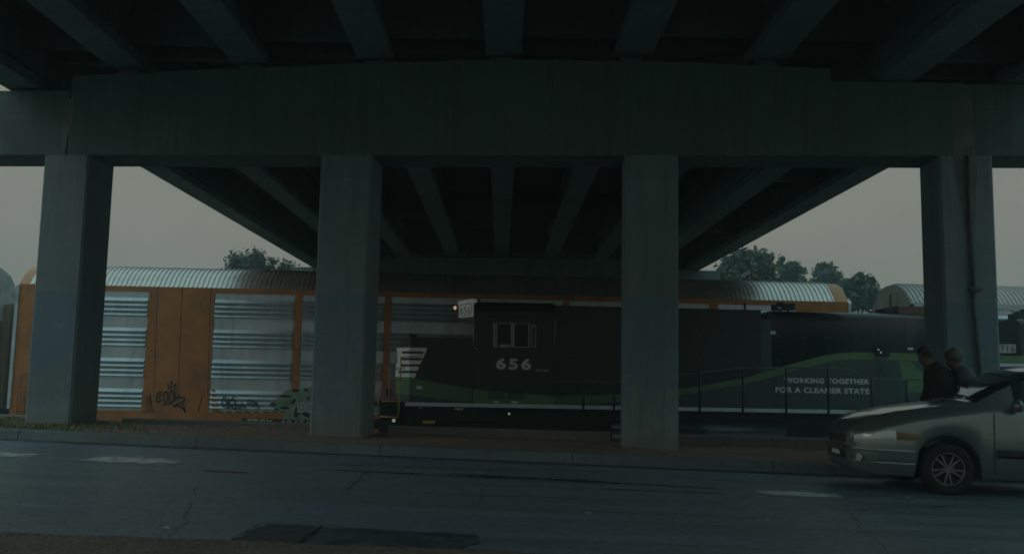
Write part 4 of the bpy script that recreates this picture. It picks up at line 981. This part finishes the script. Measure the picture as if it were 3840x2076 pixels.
tree("bushy green tree in the gap between the orange and the silver roofed wagons", 3232, 1019, 52, 150, 15, ['leaf', 'leafdk'], nleaf=9000, leaf=.2)
tree("tree mostly hidden behind the right hand column with twigs at both sides", 3600, 1022, 70, 330, 16, ['leaf', 'leafdk'], nleaf=4200)

# ------------------------------------------------------------------ the passing car (a silver people carrier driving left)
def lerp(T, x):
    if x <= T[0][0]: return T[0][1]
    for (a, va), (b_, vb) in zip(T, T[1:]):
        if x <= b_: t = (x - a) / (b_ - a); return va + (vb - va) * t
    return T[-1][1]
CARX, CARY = 4.58, 12.96
car = thing("minivan", "silver minivan driving left along the far lane, cut off by the frame", "car", (CARX, CARY, gz(CARX) - .004), -.095, None, .0155)
LEN = 4.85; WX = (1.16, 4.05); WR = .335
HW = [(0, .36), (.02, .50), (.05, .60), (.1, .69), (.2, .79), (.35, .86), (.7, .93), (1.2, .955), (4.2, .955), (4.6, .93), (4.85, .86)]
ZTOP = [(0, .70), (.02, .76), (.05, .82), (.1, .87), (.15, .905), (.3, .98), (.6, 1.06), (1.0, 1.135), (1.35, 1.185), (1.5, 1.205), (1.55, 1.23), (1.85, 1.42), (2.2, 1.60), (2.45, 1.675), (2.9, 1.72), (3.6, 1.725), (4.3, 1.69), (4.7, 1.62), (4.85, 1.45)]
ZSH = [(0, .62), (.05, .70), (.15, .76), (.35, .84), (.8, .97), (1.3, 1.06), (1.6, 1.10), (3, 1.13), (4.85, 1.16)]
ZLO = [(0, .34), (.06, .25), (.3, .21), (4.6, .21), (4.85, .34)]
xsS = sorted(set([0, .02, .05, .1, .15, .22, .3, .4, .5, .6, .7, 1.5, 1.55, 1.7, 1.85, 2.0, 2.2, 2.3, 2.45, 2.6, 2.8, 3.05, 3.1, 3.3, 4.55, 4.7, 4.8, 4.85] + [round(WX[0] - .42 + k * .06, 3) for k in range(15)] + [round(WX[1] - .42 + k * .06, 3) for k in range(15)]))
def section(x):
    w_ = lerp(HW, x); zt = lerp(ZTOP, x); zs = lerp(ZSH, x); zl = lerp(ZLO, x)
    for wc in WX:
        d = .41 ** 2 - (x - wc) ** 2
        if d > 0: zl = max(zl, WR + sqrt(d))
    zl = min(zl, zs - .08); cabin = x >= 1.55
    k = max(0, min(1, (x - 1.5) / .95))
    # tumblehome: the glass leans in towards the roof
    wt = w_ * (.86 - .04 * k); wr = w_ * (.70 - .0 * k)
    zr = zt - (.035 + .06 * k)
    mid = zl + (zs - zl) * .5
    P = [(0, zl), (w_ * .93, zl), (w_ * .985, zl + .03), (w_ * 1.0, mid), (w_ * .995, zs - .05), (w_ * .975, zs), (w_ * .955, zs + .02), (wt, max(zs + .025, zr)), (wr, max(zs + .03, zt - .012)), (w_ * .4, max(zs + .032, zt)), (0, max(zs + .034, zt + .008))]
    return [(x, -y, z) for y, z in P] + [(x, y, z) for y, z in reversed(P[1:-1])]
secs = [section(x) for x in xsS]; n = len(secs[0])
body = MB(); glassW = MB(); side_g = {}
bodyF, wsF = [], []
for s in secs: body.v += [Vector(p) for p in s]
def win_slot(x0, x1):
    m_ = (x0 + x1) / 2
    for k, (a, b_) in enumerate(((2.0, 3.05), (3.1, 4.55))):
        if a <= m_ <= b_ and m_ >= 2.0: return k
    return None
for i in range(len(secs) - 1):
    for j in range(n):
        k = (j + 1) % n; q = [i * n + j, i * n + k, (i + 1) * n + k, (i + 1) * n + j]; m_ = (xsS[i] + xsS[i + 1]) / 2
        near = j == 6; farw = j == n - 7
        if 1.55 <= m_ <= 2.3 and (7 <= j <= n - 8): wsF.append(q); continue
        if (near or farw) and win_slot(xsS[i], xsS[i + 1]) is not None: side_g.setdefault((near, win_slot(xsS[i], xsS[i + 1])), []).append(q); continue
        body.f.append(q); body.m.append(0); body.sm.append(True)
body.f += [list(range(n)), [(len(secs) - 1) * n + j for j in range(n - 1, -1, -1)]]; body.m += [0, 0]; body.sm += [False, False]
allv = list(body.v)
def patch(name, faces, mat, parent, shrink=.0):
    b = MB(); mp = {}
    for q in faces:
        for v in q:
            if v not in mp: mp[v] = len(b.v); b.v.append(allv[v] * 1)
        b.f.append([mp[v] for v in q]); b.m.append(0); b.sm.append(True)
    return b.build(name, mat, parent)
bo = body.build("body", M['car'], car)
patch("windscreen", wsF, M['carglass'], car)
for k, fs in side_g.items(): patch("side_window", fs, M['carglass'], car)
b = MB(); b.box(1.7, 4.6, -.80, .80, .30, .9); b.build("interior", M['blacktrim'], car)
def onside(x, z, off=.008, sgn=-1):
    """point on the body's flank"""
    w_ = lerp(HW, x); return Vector((x, sgn * (w_ + off), z))
for sgn in (-1, 1):
    # headlamps wrap from the front on to the wing, with an amber lamp behind
    b = MB(); rows = []
    for x in (.06, .12, .2, .3, .42, .52):
        zlo = .62 + .02 * x; zhi = .70 + .24 * x if x < .4 else .80
        rows.append([onside(x, zlo, .006, sgn), onside(x, zlo + (zhi - zlo) * .5, .018, sgn), onside(x, zhi, -.004, sgn)])
    b.grid(rows); b.build("headlight", M['lamp'], car)
    b = MB(); rows = []
    for x in (.53, .62, .72, .80): rows.append([onside(x, .68 + .03 * (x - .53), .008, sgn), onside(x, .72, .014, sgn), onside(x, .785 - .10 * (x - .53), .004, sgn)])
    b.grid(rows); b.build("turn_signal", M['amber'], car)
    # door gap, sill strip, handle, mirror
    b = MB()
    for x in (1.72, 2.9):
        zz = [.30, .45, .62, .8, .95, 1.06]; b.grid([[onside(x - .006, z, .0035 - .004 * (z > 1), sgn), onside(x + .006, z, .0035 - .004 * (z > 1), sgn)] for z in zz], False)
    b.build("door_gap", M['blacktrim'], car)
    b = MB(); b.grid([[onside(x, .50, .004, sgn), onside(x, .53, .022, sgn), onside(x, .58, .022, sgn), onside(x, .61, .004, sgn)] for x in (1.75, 2.3, 2.88)], False); b.build("rub_strip", M['blacktrim'], car)
    b = MB(); b.smooth = True
    for (xa, r_) in ((0, 0),):
        rows = []
        for k in range(7):
            t = -1 + k / 3; r_ = sqrt(max(.02, 1 - t * t)); rows.append([(1.98 + .07 * r_ * cos(a * pi / 5), sgn * (1.03 + t * .11), 1.17 + .085 * r_ * sin(a * pi / 5)) for a in range(10)])
        b.grid(rows, True, True)
    b.box(1.96, 2.02, min(sgn * .86, sgn * .98), max(sgn * .86, sgn * .98), 1.12, 1.16); b.build("side_mirror", M['car'], car)
    b = MB(); p = onside(2.72, .97, .0, sgn); b.bbox(2.62, 2.80, min(p.y, p.y + sgn * .03), max(p.y, p.y + sgn * .03), .955, .985, .006); b.build("door_handle", M['blacktrim'], car)
# bumper mouldings and grille
b = MB()
for z0, z1, of in ((.50, .56, .012), (.36, .39, .012)):
    rows = []
    for x, y in [(lerp([(0, .62), (1, .02)], abs(k) / 8 * 1 if False else 1 - abs(k) / 8.0), k) for k in range(-8, 9)]:
        pass
for zc_, hh, of in ((.535, .022, .018), (.375, .016, .014)):
    line = [(x, -lerp(HW, x) - of) for x in (.74, .5, .3, .15, .05, .0)] + [(-.012 - of, y) for y in (-.45, 0, .45)] + [(x, lerp(HW, x) + of) for x in (0, .05, .15, .3, .5, .74)]
    b.grid([[(x, y, zc_ - hh) for x, y in line], [(x * 1.0 - .004, y * 1.004, zc_) for x, y in line], [(x, y, zc_ + hh) for x, y in line]], False)
b.build("bumper_moulding", M['car'], car)
b = MB(); b.box(-.014, .02, -.42, .42, .40, .49); b.box(-.012, .02, -.40, .40, .60, .70); b.build("grille", M['blacktrim'], car)
for k in range(4): 
    b = MB(); b.box(-.020, -.012, -.38, .38, .612 + k * .024, .620 + k * .024); b.build("grille_bar", M['chrome'], car)
for sgn in (-1, 1):
    b = MB(); p = onside(.16, .43, .0, sgn); b.cyl((p.x - .05, p.y * .97, .43), (p.x - .07, p.y * .99, .43), .045, n=12); b.build("fog_lamp", M['lamp'], car)
    b = MB(); b.grid([[(x, sgn * (lerp(HW, x) * .90 - .006), lerp(ZTOP, x) - .012), (x, sgn * (lerp(HW, x) * .90 + .004), lerp(ZTOP, x) - .016)] for x in (.3, .6, .9, 1.2, 1.45)], False); b.build("bonnet_gap", M['blacktrim'], car)
    b = MB(); b.cyl((1.60, sgn * .15 - .25, 1.265), (1.64, sgn * .15 + .32, 1.30), .010, n=6); b.build("wiper", M['blacktrim'], car)
b = MB(); b.box(-.022, -.013, -.2, .2, .42, .48); b.build("number_plate", M['white'], car)
for wc in WX:
    for s in (-1, 1):
        yo = s * .945; yi = s * .73
        b = MB(); b.smooth = True; pr = [(.21, yo - s * .03), (.235, yo - s * .005), (.30, yo), (.325, yo - s * .03), (WR, yo - s * .07), (WR, yi + s * .05), (.31, yi), (.21, yi)]
        b.grid([[(wc + r_ * cos(a * 2 * pi / 32), y, WR + r_ * sin(a * 2 * pi / 32)) for r_, y in pr] for a in range(33)]); wh = b.build("wheel", M['tyre'], car)
        b = MB(); b.cyl((wc, yo - s * .17, WR), (wc, yo - s * .12, WR), .205, n=28); b.build("brake_drum", M['blacktrim'], wh)
        b = MB(); b.grid([[(wc + r_ * cos(a * 2 * pi / 32), y, WR + r_ * sin(a * 2 * pi / 32)) for r_, y in ((.212, yo - s * .12), (.212, yo - s * .02), (.197, yo - s * .02), (.19, yo - s * .05), (.19, yo - s * .12))] for a in range(33)])
        for k in range(10):
            a = k * 2 * pi / 10 + (.1 if k % 2 else -.1); d = Vector((cos(a), 0, sin(a))); t_ = Vector((-sin(a), 0, cos(a))); c0 = Vector((wc, yo - s * .04, WR))
            q_ = [c0 + d * .03 + t_ * .014, c0 + d * .198 + t_ * .011, c0 + d * .198 - t_ * .011, c0 + d * .03 - t_ * .014]
            b.add(q_ + [p_ + Vector((0, -s * .05, 0)) for p_ in q_], [(0, 1, 2, 3), (0, 4, 5, 1), (1, 5, 6, 2), (2, 6, 7, 3)], False)
        b.cyl((wc, yo - s * .1, WR), (wc, yo - s * .025, WR), .055, n=14); b.build("rim", M['rim'], wh)

# ------------------------------------------------------------------ two people walking behind the car
def skin_mesh(name, pts, edges_, mat, parent, root, sub=2):
    me = bpy.data.meshes.new(name); me.from_pydata([p[:3] for p in pts], edges_, []); o = link(name, me, parent)
    sm = o.modifiers.new("skin", 'SKIN'); sk = me.skin_vertices
    if not sk: 
        bm = bmesh.new(); bm.from_mesh(me); bm.verts.layers.skin.verify(); bm.to_mesh(me); bm.free()
    sk = me.skin_vertices[0].data
    for i, p in enumerate(pts):
        r = p[3]; sk[i].radius = r if isinstance(r, tuple) else (r, r); sk[i].use_root = (i == root)
    sm.use_smooth_shade = True
    s2 = o.modifiers.new("smooth", 'SUBSURF'); s2.levels = sub; s2.render_levels = sub
    me.materials.append(mat); return o
def person(label, loc, rz, H, hair, top, lean, bulk=1.0, curly=False):
    """walking figure facing local -x; built at 1.75 m then scaled"""
    k = H / 1.75
    t = thing("person", label, "person", loc, rz, "people walking along the verge"); t.scale = (k, k, k)
    L = lean
    hip = (0, 0, .93); ch = (-.05 * L, 0, 1.28); nk = (-.11 * L, 0, 1.47); hd = (-.17 * L, 0, 1.60)
    # body: pelvis root, spine, head, legs mid stride, arms, five fingers each
    pts, ed = [], []
    def P(x, y, z, r): pts.append((x, y, z, r)); return len(pts) - 1
    def E(a, b_): ed.append((a, b_)); return b_
    pel = P(*hip, (.15, .11)); sp = E(pel, P(-.02 * L, 0, 1.1, (.135, .10))); cst = E(sp, P(*ch, (.155, .11))); up = E(cst, P(-.085 * L, 0, 1.40, (.12, .085))); neck = E(up, P(*nk, .055))
    h0 = E(neck, P(hd[0] + .01, 0, hd[2] - .05, .075)); h1 = E(h0, P(hd[0], 0, hd[2] + .03, (.078, .09))); h2 = E(h1, P(hd[0] + .015, 0, hd[2] + .10, .06))
    nose = P(hd[0] - .085, 0, hd[2] - .01, .016); ed.append((h1, nose)); chin = P(hd[0] - .055, 0, hd[2] - .10, .03); ed.append((h0, chin))
    for s, fx in ((-1, -.22), (1, .24)):
        hp = P(0, s * .10, .88, .095); ed.append((pel, hp)); kn = E(hp, P(fx * .45 - .05, s * .10, .50, .06)); an = E(kn, P(fx, s * .10, .10, .042)); toe = E(an, P(fx - .14, s * .11, .04, .035))
        sh = P(-.075 * L, s * .19, 1.40, .055); ed.append((up, sh)); el = E(sh, P(-.07 * L - fx * .1 + .03, s * .22, 1.12, .043)); wr = E(el, P(-.07 * L - fx * .2 - .05, s * .22, .88, .03)); pm = E(wr, P(-.07 * L - fx * .22 - .06, s * .22, .81, .033))
        hx, hz = pts[pm][0], pts[pm][2]
        for f, (dx, ln) in enumerate(((-.032, .07), (-.011, .085), (.011, .078), (.03, .06))):
            f1 = P(hx + dx, s * .218, hz - .04, .0095); ed.append((pm, f1)); f2 = E(f1, P(hx + dx - .012, s * .212, hz - .04 - ln * .55, .009)); E(f2, P(hx + dx - .004, s * .198, hz - .04 - ln, .008))
        t1 = P(hx - .04, s * .205, hz + .0, .011); ed.append((pm, t1)); E(t1, P(hx - .06, s * .196, hz - .045, .009))
    skin_mesh("body", pts, ed, M['skin'], t, pel)
    # trousers and jacket follow the limbs a little outside the skin
    q, e2 = [], []
    def Q(x, y, z, r): q.append((x, y, z, r)); return len(q) - 1
    a = Q(0, 0, .98, (.165, .125)); 
    for s, fx in ((-1, -.22), (1, .24)):
        b1 = Q(.0, s * .10, .86, .112); e2.append((a, b1)); b2 = Q(fx * .45 - .05, s * .10, .50, .08); e2.append((b1, b2)); b3 = Q(fx, s * .10, .11, .068); e2.append((b2, b3))
    skin_mesh("trousers", q, e2, M['trouser'], t, 0)
    q, e2 = [], []
    w2 = bulk; a = Q(.02, 0, .84, (.205 * w2, .18 * w2)); b1 = Q(.02, 0, 1.08, (.215 * w2, .19 * w2)); e2.append((a, b1)); b2 = Q(ch[0] + .05, 0, ch[2], (.215 * w2, .205 * w2)); e2.append((b1, b2)); b3 = Q(-.08 * L + .04, 0, 1.40, (.155, .145 * w2)); e2.append((b2, b3)); b4 = Q(nk[0] + .01, 0, 1.475, .078); e2.append((b3, b4))
    for s, fx in ((-1, -.22), (1, .24)):
        s1 = Q(-.07 * L + .01, s * .19, 1.40, .102); e2.append((b3, s1)); s2 = Q(-.07 * L - fx * .1 + .03, s * .23, 1.12, .072); e2.append((s1, s2)); s3 = Q(-.07 * L - fx * .2 - .05, s * .225, .91, .058); e2.append((s2, s3))
    skin_mesh("jacket" if top == 'jacket' else "shirt", q, e2, M[top], t, 0)
    # hair cap over the skull (fuller on the second walker)
    rnd = random.Random(len(label)); b = MB(); b.smooth = True; rows = []
    for i in range(11):
        row = []
        for j in range(22):
            ph = j / 22 * 2 * pi; front = max(0, cos(ph))            # the hairline: high over the brow, down to the nape behind
            th = i / 10 * (2.15 - 1.15 * front ** 1.5); d = Vector((-sin(th) * cos(ph), sin(th) * sin(ph), cos(th)))
            r_ = (.108 + rnd.uniform(-.002, .003)) if not curly else (.136 + rnd.uniform(-.022, .02)) - .02 * front
            row.append((hd[0] + .018 + d.x * r_ * 1.02, d.y * r_ * .86, hd[2] + .035 + d.z * r_ * (1.02 if d.z > 0 else 1.1)))
        rows.append(row)
    b.grid(rows, True, True); b.build("hair", M[hair], t)
    for s, fx in ((-1, -.22), (1, .24)):
        b = MB(); b.smooth = True
        b.grid([[(fx - .02 + dx, s * .105 + .052 * cos(a * pi / 4) * wv, max(0, .0 + hv * (sin(a * pi / 4) * .5 + .5))) for a in range(8)] for dx, wv, hv in ((.08, .5, .08), (.05, .9, .11), (-.05, 1, .10), (-.14, .95, .07), (-.2, .5, .045))], True, True); b.build("shoe", M['shoe'], t)
    for s in (-1, 1):
        b = MB(); b.smooth = True; b.grid([[(hd[0] + .015 + .022 * cos(a * pi / 4) * r_, s * (.079 + dy), hd[2] + .005 + .033 * sin(a * pi / 4) * r_) for a in range(8)] for dy, r_ in ((-.01, 1), (.006, 1), (.012, .5))], True, True); b.build("ear", M['skin'], t)
        b = MB(); b.cyl((hd[0] - .078, s * .03, hd[2] + .03), (hd[0] - .084, s * .03, hd[2] + .03), .011, n=8); b.build("eye", M['blacktrim'], t)
    return t
def pplace(px, Y): p = hit(px, 1448, (0, Y, 0), (0, 1, 0)); return (p.x, Y, gz(p.x) + .17)
person("person in a bulky black jacket walking left in front, short dark hair", pplace(3526, 14.35), -.08, 1.86, 'hairdk', 'jacket', 1.3, 1.0)
person("person in a blue grey shirt with full curly hair walking behind", pplace(3628, 14.35), -.08, 1.81, 'hairgr', 'shirt', 1.3, .9, curly=True)

# ------------------------------------------------------------------ thin haze, added and tinted to lift the shadows
HAZE = .0040
if HAZE:
    hz = bpy.data.materials.new("haze_air"); hz.use_nodes = True; t = hz.node_tree; t.nodes.clear()
    o_ = t.nodes.new("ShaderNodeOutputMaterial"); v_ = t.nodes.new("ShaderNodeVolumePrincipled")
    v_.inputs['Color'].default_value = (.62, .90, .90, 1); v_.inputs['Density'].default_value = HAZE; v_.inputs['Anisotropy'].default_value = .2  # teal tint chosen to raise green and blue in the dark parts
    t.links.new(v_.outputs[0], o_.inputs['Volume'])
    b = MB(); b.box(-130, 130, -60, 140, -2.4, 16); h = b.build("haze", hz); tag(h, "thin teal haze over the road and tracks, added to lift the shadows", "haze", kind='stuff')
